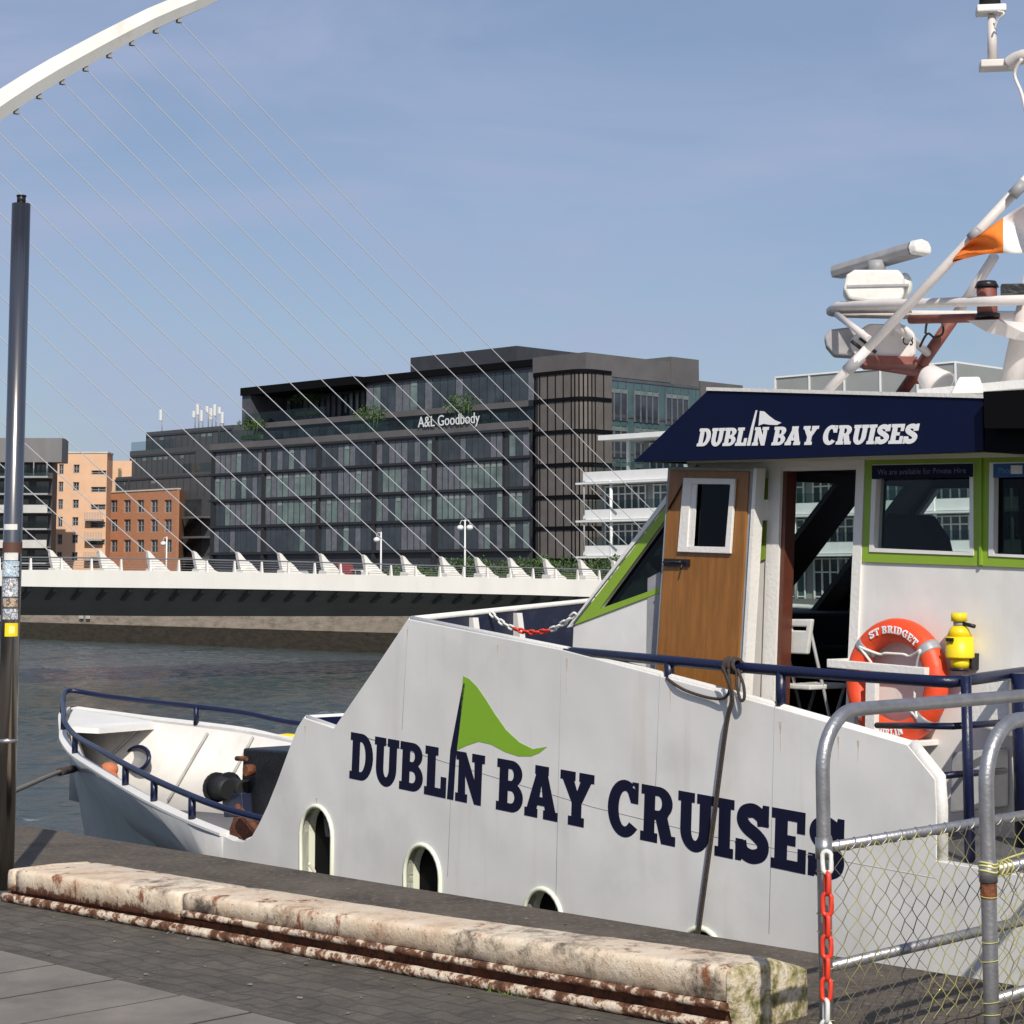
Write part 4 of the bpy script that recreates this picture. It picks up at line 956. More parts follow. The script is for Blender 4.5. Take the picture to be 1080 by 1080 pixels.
fl = [c + SA*(.24*math.cos(R(a)))*1.15 - SI*(.04+.08*math.sin(R(a))*-.5) + Vector((0,0,.13*math.sin(R(a)))) for a in range(0, 360, 20)]
m = MB(); m.tube(fl, .026, 8, closed=True); m.build('fairlead', M['navy'], ship)
m = MB(); q = m.add([c-SI*.0] + [p_+SI*.005 for p_ in fl]); [m.face((q, q+1+k, q+1+(k+1) % len(fl))) for k in range(len(fl))]; m.build('fairlead_opening', M['grey'], ship)
fp_ = on_plane(115, 812, SH(0, 1.0, 0), SI)
m = MB(); m.sphere(fp_, .085, 14, 8, (1.1, .8, .9), .04); m.tube([fp_+Vector((.02,0,-.02)), fp_+SA*(-.28)+Vector((0,0,-.2))], [.05, .02], 8)
fo = m.build('mooring_float', mat('float_orange', (.50, .16, .07), .7, var=.2)); tag(fo, 'small faded orange float lying inside the near bow bulwark', 'float')

# --- the tall side plating, traced on the plane of the hull side
def pl(px, py, u=0.0): return US(px, py, u)
prof_top = [(235, 881), (246, 886.5), (256, 888), (265, 883), (273, 869), (282, 850), (292, 825), (303, 795), (313, 768), (320, 757), (352, 768), (392, 710), (430, 653), (595, 686), (790, 738), (972, 790), (1009, 824), (1012, 860), (987.5, 908)]
tp_ = [pl(*q) for q in prof_top]
tp_[-2] = pl(987.5, 850) ; tp_[-3] = pl(986, 822); tp_[-4] = pl(957, 786)
tp_[-1] = pl(987.5, 908)
tend = -7.5; zdeck = tp_[-1][1]
loop = tp_ + [(tend, zdeck-.15), (tend, WB), (tp_[0][0], WB)]
ports = []
def arch(cx, ytop, wpx, hpx=95):
    a, zt_ = pl(cx, ytop); w_ = abs(pl(cx-wpx/2, ytop)[0]-pl(cx+wpx/2, ytop)[0])/2; h_ = .62
    pts = [(a+w_*math.cos(R(q))*1.0, zt_-w_+w_*math.sin(R(q))) for q in range(0, 181, 15)] + [(a-w_, zt_-h_+w_*.5), (a-w_*.6, zt_-h_), (a+w_*.6, zt_-h_), (a+w_, zt_-h_+w_*.5)]
    return pts
ar = [arch(334.5, 850, 33), arch(446, 891, 37), arch(573, 937.5, 40), arch(740, 979, 48)]
m = MB(); m.prism(loop, lambda a, b, d: H(a, d, b), 0, .07, ar); sp = m.build('side_plating', M['hullw'], ship, bevel=.004)
m = MB(); m.quad(H(5.2, 2*HB, zdeck), H(tend, 2*HB, zdeck), H(tend, 2*HB, WB), H(5.2, 2*HB, WB)); m.quad(H(tend, 0, zdeck-.15), H(tend, 2*HB, zdeck-.15), H(tend, 2*HB, WB), H(tend, 0, WB))
m.build('hull_side', M['hullw'], ship, fix=False)
for a_ in ar:
    m = MB(); m.tube([H(a, -.004, b) for a, b in a_], .016, 6, closed=True)
    # reveal: ring going inward
    q0 = m.add([H(a, .0, b) for a, b in a_]); q1 = m.add([H(a, .12, b) for a, b in a_])
    for k in range(len(a_)): m.face((q0+k, q0+(k+1) % len(a_), q1+(k+1) % len(a_), q1+k))
    m.build('port_rim', M['rimy'], ship)
    m = MB(); m.prism([(p_[0], p_[1]) for p_ in a_], lambda a, b, d: H(a, d, b), .122, .14)
    m.build('port_opening', M['blk'], ship)
# rims along the plating edge
def rimline(pts, r_=.016, u=.035, nm='edge_rim', mt='rim'):
    m = MB(); m.tube([H(a, u, b+.004) for a, b in pts], r_, 6); return m.build(nm, M[mt], ship)
rimline(smooth([(*q, 0) for q in tp_[2:10]], 3) and [tuple(q[:2]) for q in smooth([(*q, 0) for q in tp_[2:10]], 3)], .018)
rimline(tp_[9:13], .018); rimline(tp_[12:-3], .02)
# short rust weeps under the rim and the openings, and fender scuffs
rnd = random.Random(31); m = MB()
for (px, py, ln_, wd_) in ((322, 762, .16, .010), (334, 838, .10, .012), (598, 690, .22, .012), (707, 722, .15, .010), (823, 756, .18, .012), (905, 776, .12, .010), (430, 660, .12, .010), (525, 676, .10, .008), (884, 772, .14, .008)):
    a, b = pl(px, py); b -= .025
    q = [(a-wd_, b), (a-wd_*.2, b-ln_*.45), (a-wd_*.15+.004, b-ln_), (a+wd_*.2+.002, b-ln_*.9), (a+wd_*.25, b-ln_*.4), (a+wd_, b)]
    m.prism(q, lambda x, z, d: H(x, d, z), -.0008, 0)
m.build('rust_weep', mat('rust_weep_stain', (.58, .50, .41), .6, var=.2, vscale=20), ship)
m = MB()
e = tp_[-4:]
m.tube([H(a, .045, b) for a, b in e], .04, 4); m.build('edge_flange', M['rim'], ship)
# plate seams: slightly raised weld lines
m = MB()
m.tube([H(a, .001, b) for a, b in [pl(*q) for q in [(383, 777), (480, 807), (625, 851), (760, 884), (986, 926)]]], .0035, 4)
for x_, y0_, y1_ in ((592, 690, 960), (478, 780, 925), (430, 660, 770), (817, 745, 985), (696, 712, 870)):
    m.tube([H(a, .002, b) for a, b in [pl(x_, y0_), pl(x_-6, y1_)]], .003, 4)
m.build('plate_seam', mat('seam_grey', (.36, .355, .35), .5), ship)
# foredeck bulkhead at the front of the plating, and side plating top shelf
tF, zF = tp_[9]
m = MB(); m.hexa([H(tF-.3, .17, zdk), H(tF-.25, .17, zdk), H(tF-.25, 2*HB-.07, zdk), H(tF-.3, 2*HB-.07, zdk), H(tF-.05, .07, zF), H(tF, .07, zF), H(tF, 2*HB-.07, zF), H(tF-.05, 2*HB-.07, zF)]); m.build('bulkhead', M['navy'], ship)
m = MB(); a = US(357, 747, .9); m.tube([H(tF-.02, .04, zF), H(tF-.02, 2*HB-.05, zF+.0)], .02, 6); m.build('bulkhead_rim', M['rim'], ship)
m = MB(); m.hexa([H(tp_[10][0]-1.6, .07, zF-.45), H(tF-.32, .07, zF-.45), H(tF-.02, 2*HB-.07, zF-.45), H(tp_[10][0]-1.6, 2*HB-.07, zF-.45), H(tp_[10][0]-1.6, .07, zF-.42), H(tF-.02, .07, zF-.42), H(tF-.02, 2*HB-.07, zF-.42), H(tp_[10][0]-1.6, 2*HB-.07, zF-.42)]); m.build('upper_deck', M['navydeck'], ship)
# breakwater: from the near top corner rising to the centreline and back
tB, zB = tp_[12]
cB = on_plane(628, 633.5, SH(0, 2.3, 0), SI); tC = (cB-S0).dot(SA); zC = cB.z
zd = .2
m = MB()
for (t0, u0, z0, t1, u1, z1) in ((tB, .07, zB, tC, 2.3, zC), (tC, 2.3, zC, tC, 2*HB-2.3, zC), (tC, 2*HB-2.3, zC, tB, 2*HB-.07, zB)):
    m.hexa([H(t0-.0, u0, zd), H(t0+.04, u0, zd), H(t1+.04, u1, zd), H(t1, u1, zd), H(t0, u0, z0-.02), H(t0+.04, u0, z0-.02), H(t1+.04, u1, z1-.02), H(t1, u1, z1-.02)])
m.build('breakwater', M['navydeck'], ship)
m = MB(); m.tube([H(tB, .05, zB), H(tC+.02, 2.3, zC), H(tC+.02, 2*HB-2.3, zC), H(tB, 2*HB-.05, zB)], .022, 6); m.build('breakwater_rim', M['rim'], ship)
for f_ in (.28, .52):
    t_, u_, z_ = tB+(tC-tB)*f_, .07+2.23*f_, zB+(zC-zB)*f_
    m = MB(); m.hexa([H(t_-.30, u_-.02, zd), H(t_, u_-.02, zd), H(t_, u_+.03, zd), H(t_-.30, u_+.03, zd), H(t_-.05, u_-.02, z_-.03), H(t_, u_-.02, z_-.03), H(t_, u_+.03, z_-.03), H(t_-.05, u_+.03, z_-.03)]); m.build('bracket', M['hullw'], ship)
# far plating mirrored
m = MB(); lf = [q for q in tp_[9:]] + [(tend, zdeck-.15), (tend, -1.4), (tF, -1.4)]
m.prism(lf, lambda a, b, d: H(a, 2*HB-d, b), 0, .06); m.build('side_plating', M['hullw'], ship)
# main deck
m = MB(); m.box(H(tend, .07, zdeck-.06), SA*(tB-.1-tend), SI*(2*HB-.14), Vector((0,0,.06))); m.build('main_deck', mat('deck_grey', (.10, .10, .105), .6, var=.3, vscale=4), ship)

# --- big lettering on the plating
def lettering(px0, pyb0, px1, pyb1, hpx_m, u, k, z0, text, italic, sgn=1, thick=.004, dz=0):
    A = US(px0, pyb0, u, k, z0); B = US(px1, pyb1, u, k, z0)
    ln = math.hypot(B[0]-A[0], B[1]-A[1]); ex = ((B[0]-A[0])/ln, (B[1]-A[1])/ln); ey = (ex[1]*-1*-1, 0)
    ey = (-ex[1]*-1, 0)
    ux = ex; uy = (-(-ux[1]), -ux[0])   # perpendicular, pointing up
    if uy[1] < 0: uy = (-uy[0], -uy[1])
    W = slab_width(text); sx = ln/W; h = hpx_m
    def mp_(x, y, d):
        xx = x*sx + italic*y*h; a = A[0]+ux[0]*xx+uy[0]*y*h; b = A[1]+ux[1]*xx+uy[1]*y*h
        return SH(a, u + k*(b-z0) + d, b)
    return mp_, sx, h
TXT = 'DUBL/N BAY CRUISES'
TB = -.001
mp_, sx, hh = lettering(369, 820, 889, 929.5, .320, TB, 0, 0, TXT, .02)
m = MB(); slab_text(m, TXT, mp_, 0, -.0015, fat=.022); m.build('lettering', M['ink'], ship)
# green pennant
pn = [(484.5, 798), (486, 755), (488.5, 713), (495, 716), (503, 724), (512, 737), (522, 753), (534, 770), (548, 783), (562, 790), (577, 787.5), (569, 794), (560, 797.5), (547, 797.5), (533, 793), (518, 785), (505, 782), (493, 786)]
pn = [(x_, y_) for x_, y_ in pn]; pn[0] = (482, 791)
m = MB(); m.prism([tuple(q)[:2] for q in [(*pl(a, b, TB),) for a, b in pn]], lambda a, b, d: H(a, TB+d, b), 0, -.0015); m.build('pennant_mark', M['greensat'], ship)

# ------------------------------------------------------------------ wheelhouse
KW, ZW, UW = .067, 1.3, 1.10
def cw(px, py, du=0): return US(px, py, UW+du, KW, ZW)
def WP(a, b, d): return SH(a, UW + KW*(b-ZW) + d, b)
UF = 3.75
A_ = cw(605, 662); T_ = cw(736, 489)
ztopA = T_[1]; 
def ztop_at(t_): return ztopA + (t_-T_[0])*.03
tE = -6.5
def rect(l): return [cw(*q) for q in l]
doorway = [cw(826, 497), cw(905, 495), (cw(893, 740)[0], zdeck+.03), (cw(818, 740)[0], zdeck+.03)]
win_tri = rect([(634, 642), (722, 522), (721, 611)])
win2 = rect([(744, 517), (804, 514), (801, 583), (743, 597)])
winA = rect([(927, 500), (1025, 498), (1025, 582.5), (923.5, 578)])
winB = rect([(1051, 497), (1150, 494), (1150, 588), (1050, 584)])
loopw = [(A_[0], zdeck), A_, T_, (tE, ztop_at(tE)), (tE, zdeck)]
m = MB(); m.prism(loopw, WP, 0, .05, [doorway, win_tri, win2, winA, winB]); m.build('wheelhouse_wall', M['white'], ship)
m = MB(); m.prism([(A_[0]-.05, zdeck+.01), (A_[0]-.05, A_[1]), (T_[0]-.05, T_[1]-.02), (tE, ztop_at(tE)-.02), (tE, zdeck+.01)], WP, .052, .075, [doorway, win_tri, win2, winA, winB]); m.build('wall_lining', M['cabinshade'], ship)
# green frames, proud of the wall
def frame(outer, inner_, mt, nm, d0=-.014, d1=0.0):
    m = MB(); m.prism(outer, WP, d0, d1-.001, [inner_]); return m.build(nm, M[mt], ship)
gA = rect([(914.5, 482), (1036, 479), (1036, 597), (911, 592.5)])
fA = rect([(922.5, 490), (1029, 488), (1029, 586), (919, 582)])
f1 = frame(gA, fA, 'green', 'window_frame'); f1['label'] = 'lime green window surround'
frame(fA, winA, 'white', 'inner_frame', -.022, -.0)
gB = rect([(1038.5, 479), (1160, 476), (1160, 602), (1038, 597)]); fB = rect([(1046, 488), (1155, 485), (1155, 592), (1045, 586.5)])
frame(gB, fB, 'green', 'window_frame'); frame(fB, winB, 'white', 'inner_frame', -.022, -.0)
m = MB(); q = rect([(1036.2, 482), (1038.3, 482), (1038, 596), (1035.8, 596)]); m.prism(q, WP, -.03, 0); m.build('frame_strip', M['green'], ship)
gT = rect([(607, 659), (737, 491), (737, 606), (697, 625)]); 
frame(gT, win_tri, 'green', 'window_frame', -.012)
g2 = rect([(739.5, 505), (811, 505), (808, 590), (739, 610)]); frame(g2, win2, 'green', 'window_frame', -.014)
m = MB(); m.prism(rect([(604, 661), (606, 657), (738, 488), (731, 488), (600, 662)]), WP, -.02, 0); m.build('edge_strip', M['rim'], ship)
m = MB(); m.prism(rect([(697.5, 603), (697.5, 716), (682.5, 712), (684, 610)]), WP, -.008, -.002); m.build('grey_strip', M['grey'], ship)
for nm, wq, gm in (('window_glass', win_tri, 'glass_tint'), ('window_glass', win2, 'glass_tint'), ('window_glass', winA, 'glass_ship'), ('window_glass', winB, 'glass_tint')):
    m = MB(); m.prism(wq, WP, .02, .026); m.build(nm, M[gm], ship)
# banners in the tops of the windows
def banner(quad, words, mt, tm, x0=.06, x1=.94, y0=.3, y1=.72):
    q = rect(quad); m = MB(); m.prism(q, WP, -.03, -.024); b_ = m.build('banner', M[mt], ship)
    m = MB(); fn = lambda x, y: WP(*[ (q[0][i]*(1-xx)+q[1][i]*xx)*(yy) + (q[3][i]*(1-xx)+q[2][i]*xx)*(1-yy) for i in (0, 1) for xx in (x0+(x1-x0)*x,) for yy in (y0+(y1-y0)*y,)], -.0315)
    flat_text(m, words, fn); m.build('banner_lettering', tm, b_)
M['bluebanner'] = mat('blue_banner', (.01, .07, .22), .5); pale = mat('pale_ink', (.13, .14, .21), .6); pale2 = mat('pale_blue_ink', (.08, .25, .45), .6)
banner([(923, 491), (1029, 489), (1029, 503), (923, 505.5)], 'We are available for Private Hire', 'navysign', pale)
banner([(1051, 489.5), (1150, 487), (1150, 502), (1051, 504)], 'Phone            for Bookings', 'bluebanner', pale2)
m = MB(); m.prism(rect([(1070, 491), (1082, 491), (1082, 500), (1070, 500)]), WP, -.034, -.0325); m.build('banner_patch', M['whitepl'], ship)
# door jamb, mats
m = MB(); d0 = doorway
m.prism([d0[0], (d0[0][0]-.035, d0[0][1]), (d0[3][0]-.035, d0[3][1]), d0[3]], WP, .0, .09); m.build('door_jamb', M['doorred'], ship)
m = MB(); m.prism(rect([(813, 490), (826, 489), (818, 745), (805, 741)]), WP, -.02, -.001); m.prism(rect([(905.5, 489), (914, 489), (903, 770), (893.5, 766)]), WP, -.02, -.001); m.build('door_casing', M['rim'], ship)
m = MB(); m.prism(rect([(806, 484), (914, 482), (914, 491), (806, 493)]), WP, -.022, -.0); m.build('door_head', M['rim'], ship)
# roof + canopy sign
rt = MB(); dep = .38
zr0 = lambda t_: ztop_at(t_)
pts = [H(T_[0]+.03, UW+.0, zr0(T_[0])), H(tE, UW-.0, zr0(tE)), H(tE, UF+.15, zr0(tE)), H(T_[0]+.03, UF+.15, zr0(T_[0]))]
SU = .80    # sign plane
def cs(px, py): return US(px, py, SU)
sgn = [cs(668, 487), cs(746, 412), cs(1036, 420), cs(1037, 476.5), cs(815, 484)]
zst = sgn[1][1]
rt.hexa([pts[0], pts[1], pts[2], pts[3]] + [p_+Vector((0,0,.10)) for p_ in pts]); rt.build('wheelhouse_roof', M['rim'], ship)
m = MB(); m.prism(sgn, lambda a, b, d: H(a, SU+d, b), 0, .03); sb = m.build('roof_sign', M['navysign'], ship, bevel=.003)
m = MB()     # canopy soffit and raked front
s0, s1, s2, s3 = sgn[0], sgn[1], sgn[2], sgn[3]
m.hexa([H(s0[0], SU+.03, s0[1]), H(s3[0], SU+.03, s3[1]), H(s3[0], UW+.25, s3[1]+.02), H(s0[0], UW+.25, s0[1]+.02), H(s0[0]-.06, SU+.03, s0[1]+.05), H(s3[0], SU+.03, s3[1]+.05), H(s3[0], UW+.25, s3[1]+.07), H(s0[0]-.06, UW+.25, s0[1]+.07)])
m.build('soffit', M['green'], ship)
m = MB()
m.hexa([H(s0[0], SU+.03, s0[1]), H(s0[0], UF+.4, s0[1]), H(s0[0]-.08, UF+.4, s0[1]), H(s0[0]-.08, SU+.03, s0[1]), H(s1[0], SU+.03, s1[1]), H(s1[0], UF+.4, s1[1]), H(s1[0]-.08, UF+.4, s1[1]), H(s1[0]-.08, SU+.03, s1[1])])
m.box(H(s2[0]-4, UF+.37, s0[1]), SA*(s1[0]-s2[0]+4), SI*.03, Vector((0,0,s1[1]-s0[1]-.05)))
m.build('visor', M['navysign'], ship)
zE_ = s1[1] + (s2[1]-s1[1])/(s2[0]-s1[0])*(tE-s1[0])
m = MB(); m.hexa([H(s1[0], SU-.01, s1[1]), H(tE, SU-.01, zE_), H(tE, UF+.4, zE_), H(s1[0], UF+.4, s1[1]), H(s1[0], SU-.01, s1[1]+.022), H(tE, SU-.01, zE_+.022), H(tE, UF+.4, zE_+.022), H(s1[0], UF+.4, s1[1]+.022)]); m.build('roof_top', M['rim'], ship)
# sign lettering
A1 = cs(735.5, 470.5); B1 = cs(970, 467.5); txt = TXT.replace('/', '|')
ln = A1[0]-B1[0]; ux = ((B1[0]-A1[0])/math.hypot(ln, B1[1]-A1[1]), (B1[1]-A1[1])/math.hypot(ln, B1[1]-A1[1])); uy = (-ux[1]*-1, -ux[0]); uy = (ux[1], -ux[0])
if uy[1] < 0: uy = (-uy[0], -uy[1])
Ls = math.hypot(ln, B1[1]-A1[1]); W_ = slab_width(txt); hs = .112; it = .26
def sgm(x, y, d): xx = x*(Ls-it*hs)/W_ + it*y*hs; return H(A1[0]+ux[0]*xx+uy[0]*y*hs, SU-.001+d, A1[1]+ux[1]*xx+uy[1]*y*hs)
m = MB(); slab_text(m, txt, sgm, 0, -.004, fat=.02)
fw = [(800.5, 449), (802, 433.5), (806, 434), (811, 438.5), (817, 443), (824.5, 446), (820, 448.3), (812, 448), (806, 447)]
m.prism([tuple(US(a, b, SU)) for a, b in fw], lambda a, b, d: H(a, SU-.001+d, b), 0, -.004); m.build('sign_lettering', M['signw'], sb)
# black equipment hood at the right of the sign
bh = [US(1036, 413, SU-.08), US(1190, 405, SU-.08), US(1190, 452, SU-.08), US(1037, 452, SU-.08)]
m = MB(); m.prism(bh, lambda a, b, d: H(a, SU-.08+d, b), 0, .5)
b2 = [US(1038, 452, SU), US(1190, 452, SU), US(1190, 478, SU), US(1038, 477, SU)]; m.prism(b2, lambda a, b, d: H(a, SU+d, b), 0, .4); m.build('black_hood', M['blk'], ship, bevel=.01)
# far wall with windows, raked windscreen
tw = [T_[0]-.75-i*.95 for i in range(9)]
zwb = A_[1]+.06; zwt = ztopA-.10
holes = [[(tw[i]-.08, zwb), (tw[i]-.08, zwt-.03*i), (tw[i+1]+.1, zwt-.03*(i+1)), (tw[i+1]+.1, zwb)] for i in range(8)]
holes.insert(0, [(A_[0]-.22, zwb), (T_[0]+.02, zwt), (T_[0]-.75, zwt-.02), (T_[0]-.75, zwb)])
m = MB(); m.prism([(A_[0]-.02, zdeck), (A_[0]-.02, A_[1]), (T_[0]-.02, T_[1]-.02), (tE, ztop_at(tE)-.02), (tE, zdeck)], lambda a, b, d: H(a, UF-KW*(b-ZW)+d, b), -.045, 0, holes); m.build('far_lining', M['cabinshade'], ship)
m = MB(); m.prism([(A_[0], zdeck), A_, T_, (tE, ztop_at(tE)), (tE, zdeck)], lambda a, b, d: H(a, UF-KW*(b-ZW)+d, b), .002, .05, holes); m.build('wheelhouse_wall', M['white'], ship)
m = MB()
def FR(v, f_, d):  # v across, f_ 0 bottom..1 top
    t_ = A_[0]+(T_[0]-A_[0])*f_; z_ = A_[1]+(T_[1]-A_[1])*f_; u0 = UW+KW*(z_-ZW)+.05; u1 = UF-KW*(z_-ZW)-.05; return H(t_+d, u0+(u1-u0)*v, z_)
m.prism([(0,0),(1,0),(1,1),(0,1)], FR, -.06, 0, [[(.05,.07),(.58,.07),(.58,.92),(.05,.92)], [(.72,.07),(.90,.07),(.90,.92),(.72,.92)]]); m.build('windscreen_frame', M['cabinshade'], ship)
m = MB(); m.prism([(.05,.07),(.58,.07),(.58,.92),(.05,.92)], FR, -.03, -.024); m.build('windscreen', M['glass_ship'], ship)
m = MB(); m.prism([(.72,.07),(.90,.07),(.90,.92),(.72,.92)], FR, -.03, -.024); m.build('windscreen', M['glass_ship'], ship)
m = MB(); m.box(H(A_[0]-.05, UW+.02, zdeck), SA*.05, SI*(UF-UW-.04), Vector((0,0,A_[1]-zdeck))); m.build('front_wall', M['white'], ship)
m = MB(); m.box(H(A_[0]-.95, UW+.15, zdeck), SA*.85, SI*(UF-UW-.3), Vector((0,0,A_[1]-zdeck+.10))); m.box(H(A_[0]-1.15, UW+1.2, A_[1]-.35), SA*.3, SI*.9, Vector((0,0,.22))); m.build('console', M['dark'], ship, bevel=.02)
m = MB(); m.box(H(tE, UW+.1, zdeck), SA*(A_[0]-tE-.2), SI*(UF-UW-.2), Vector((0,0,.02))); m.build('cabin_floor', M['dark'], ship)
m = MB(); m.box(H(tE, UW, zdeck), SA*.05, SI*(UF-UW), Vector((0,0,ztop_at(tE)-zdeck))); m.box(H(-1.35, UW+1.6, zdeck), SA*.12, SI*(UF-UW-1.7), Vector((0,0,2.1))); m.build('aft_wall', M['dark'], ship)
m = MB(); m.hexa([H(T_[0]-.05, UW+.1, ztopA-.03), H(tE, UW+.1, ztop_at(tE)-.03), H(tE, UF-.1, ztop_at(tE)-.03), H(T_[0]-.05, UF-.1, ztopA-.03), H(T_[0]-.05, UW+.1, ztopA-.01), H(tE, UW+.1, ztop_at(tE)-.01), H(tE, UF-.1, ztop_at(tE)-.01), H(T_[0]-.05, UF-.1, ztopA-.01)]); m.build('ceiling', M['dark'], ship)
# helm seat with headrest, wheel
m = MB(); hp = on_plane(962, 575, SH(0, 2.4, 0), SI); 
m.box(hp - Vector((0,0,1.3)) - SA*.1, SA*.42, SI*.5, Vector((0,0,1.25))); m.prism([(-.32,-.25),(.40,-.25),(.34,.12),(.18,.22),(-.12,.2),(-.24,.05)], lambda x, z, d: hp+SA*x+SI*d+Vector((0,0,z)), -.05, .12); m.build('helm_seat', M['dark'], ship, bevel=.03)
# folding chair in the doorway
def SU2(px, py, u): p_ = UP(px, py, u); return p_
cseat = UP(836, 722, 1.75)
ch = thing('folding_chair', 'white plastic folding chair standing just inside the cabin doorway', 'chair', Vector((cseat.x, cseat.y, zdeck+.02)))
bk = [UP(826, 653, 1.2), UP(856, 653, 1.2), UP(851, 690, 1.2), UP(824, 689, 1.2)]
m = MB(); bq = [(((p_-S0).dot(SA)), p_.z) for p_ in bk]; cx = sum(p_[0] for p_ in bq)/4
hl = [(bq[0][0]+(bq[1][0]-bq[0][0])*f_, bq[0][1]-dz) for f_, dz in ((.25,.045),(.8,.045),(.78,.07),(.27,.07))]
m.prism(bq, lambda a, b, d: H(a, 1.2+d, b), 0, .03, [hl]); m.build('backrest', M['whitepl'], ch, bevel=.008)
m = MB(); sz = UP(840, 719, 1.45).z; tA = bq[3][0]+.02; tBc = bq[2][0]-.02; m.hexa([H(tA, 1.2, sz-.03), H(tBc, 1.2, sz-.03), H(tBc, 1.58, sz-.03), H(tA, 1.58, sz-.03), H(tA, 1.2, sz), H(tBc, 1.2, sz), H(tBc, 1.58, sz), H(tA, 1.58, sz)]); m.build('seat', M['whitepl'], ch, bevel=.008)
for tt in (tA-.01, tBc+.01):
    for (ua, za, ub, zb_c) in ((1.22, bq[0][1]-.05, 1.55, zdeck+.02), (1.54, sz, 1.2, zdeck+.02)):
        m = MB(); m.tube([H(tt, ua, za), H(tt, ub, zb_c)], .011, 6); m.build('leg', M['grey'], ch)
# the brown door leaf, folded forward along the wall
LU, LK = .0, 0
def cd(px, py): return US(px, py, UW-.16, KW, ZW)
def DP(a, b, d): return SH(a, UW-.16+KW*(b-ZW)+d, b)
dl = [cd(706, 496), cd(790, 497), cd(776, 742), cd(690, 732)]
dw = [cd(724, 508), cd(774.5, 508), cd(769, 578), cd(719.5, 578)]
m = MB(); m.prism(dl, DP, 0, .045, [dw]); door = m.build('door', M['brown'], ship, bevel=.006)
fo_ = [cd(703, 492), cd(796, 494), cd(781, 746), cd(687.5, 736)]; fi_ = [cd(707.5, 498), cd(789, 499), cd(774.5, 744), cd(691, 734)]
m = MB(); m.prism(fo_, DP, .012, .06, [fi_]); m.build('door_edge', M['grey'], door, bevel=.004)
m = MB(); m.prism([cd(796, 494), cd(799.5, 494), cd(784.5, 746), cd(781, 746)], DP, -.01, .07); m.build('door_edge_strip', M['rim'], door)
ow = [cd(723, 504), cd(777.5, 505), cd(772.5, 584), cd(716.5, 582)]; iw = [cd(731, 510.5), cd(772.5, 511), cd(767, 577), cd(727, 576)]
m = MB(); m.prism(ow, DP, -.022, -.002, [iw]); m.build('window_frame', M['rimw'] if 'rimw' in M else M['rim'], door, bevel=.004)
m = MB(); m.prism([iw[0], (iw[0][0]-.05, iw[0][1]), (iw[3][0]-.05, iw[3][1]), iw[3]], DP, -.012, -.004); m.build('window_slide', M['rim'], door)
m = MB(); m.prism(dw, DP, .012, .018); m.build('window_glass', M['glass_tint'], door)
m = MB(); q = [cd(702, 589), cd(728, 590), cd(728, 597), cd(702, 597)]; m.prism(q, DP, -.018, 0)
m.tube([DP(*cd(703, 593), -.03), DP(*cd(722, 593), -.03)], .008, 8); m.tube([DP(*cd(722, 593), -.02), DP(*cd(724, 600), -.05)], .007, 8)
m.build('latch', M['black'], door)
m = MB(); q = [cd(706, 536), cd(709, 531), cd(716, 520), cd(724, 507), cd(722, 506), cd(713, 519), cd(704, 531)]; m.tube([DP(*cd(706, 537), -.008), DP(*cd(722, 508), -.008)], .006, 5); m.build('stay', M['black'], door)  # black tube laid along the stay's thin cast shadow
m = MB(); m.prism(rect([(797, 527), (813, 527), (812, 549), (797, 549)]), WP, -.11, -.01); m.tube([WP(*cw(805, 532), -.12), WP(*cw(804, 548), -.12)], .015, 8); m.build('hinge_block', M['rim'], ship, bevel=.008)

# --- side rail along the top of the plating
def rl(px, py, u=.04): return H(*(lambda a: (a[0], u, a[1]))(US(px, py, u)))
r1 = [rl(597, 687), rl(707, 697), rl(770, 703), rl(870, 711), rl(985, 718.5)]
tE1 = (r1[-1]-S0).dot(SA)
def rr(px, py, u): return UP(px, py, u)
r1 += [H(tE1-.10, .05, r1[-1].z-.0), UP(1030, 716, .35), UP(1080, 709, 1.0), UP(1120, 702, 1.45)]
m = MB(); m.tube(r1, .031, 10); m.build('side_rail', M['navy'], ship)
for (px, py, pb, sh_) in ((706, 696, 719, 0), (824, 707, 746, 1)):
    m = MB(); a = rl(px, py); b = rl(px-.5, pb+6); m.tube([a, b], .031, 8); m.build('rail_post', M['navy'], ship)
    if sh_: m = MB(); m.tube([rl(px-.5, pb-1), rl(px-.5, pb+8)], .036, 8); m.build('post_foot', M['rim'], ship)
a = H(tE1-.16, .10, r1[-1].z); m = MB(); m.tube([a, Vector((a.x, a.y, zdeck-.02))], .028, 8); m.build('rail_post', M['navy'], ship)
gp = a
for (py0, py1) in ((767, 762), (818, 813)):
    m = MB(); p_ = UP(984 if py0 > 800 else 925, py0+(2 if py0 > 800 else -2), .08 if py0 > 800 else .6); q = UP(1005, py0-1, .12); m.tube([p_, q, UP(1060, py1, .75)], .018, 8); m.build('gangway_rail', M['navy'], ship)
# --- things at the right edge: davit box and locker
m = MB(); c0 = UP(1066, 716, .75); m.tube([UP(1080, 710, .8), Vector((UP(1080,710,.8).x, UP(1080,710,.8).y, zdeck))], .07, 16); m.build('davit', M['navy'], ship)
m = MB(); m.prism([cw(1040, 758), cw(1068, 716), cw(1090, 716), cw(1090, 775)], WP, -.22, -.005); m.build('lit_wedge', M['rim'], ship, bevel=.01)  # sunlit patch of cabin wall shaped as a white wedge, no real bracket
m = MB(); q = [cw(1046, 790), cw(1066, 788), cw(1066, 850), cw(1044, 853)]; m.prism(q, WP, -.35, -.02); m.build('locker', M['grey'], ship, bevel=.01)
m = MB(); m.box(H(-2.6, UW-.55, zdeck), SA*1.3, SI*.5, Vector((0,0,.42))); m.build('side_locker', M['navydeck'], ship, bevel=.01)

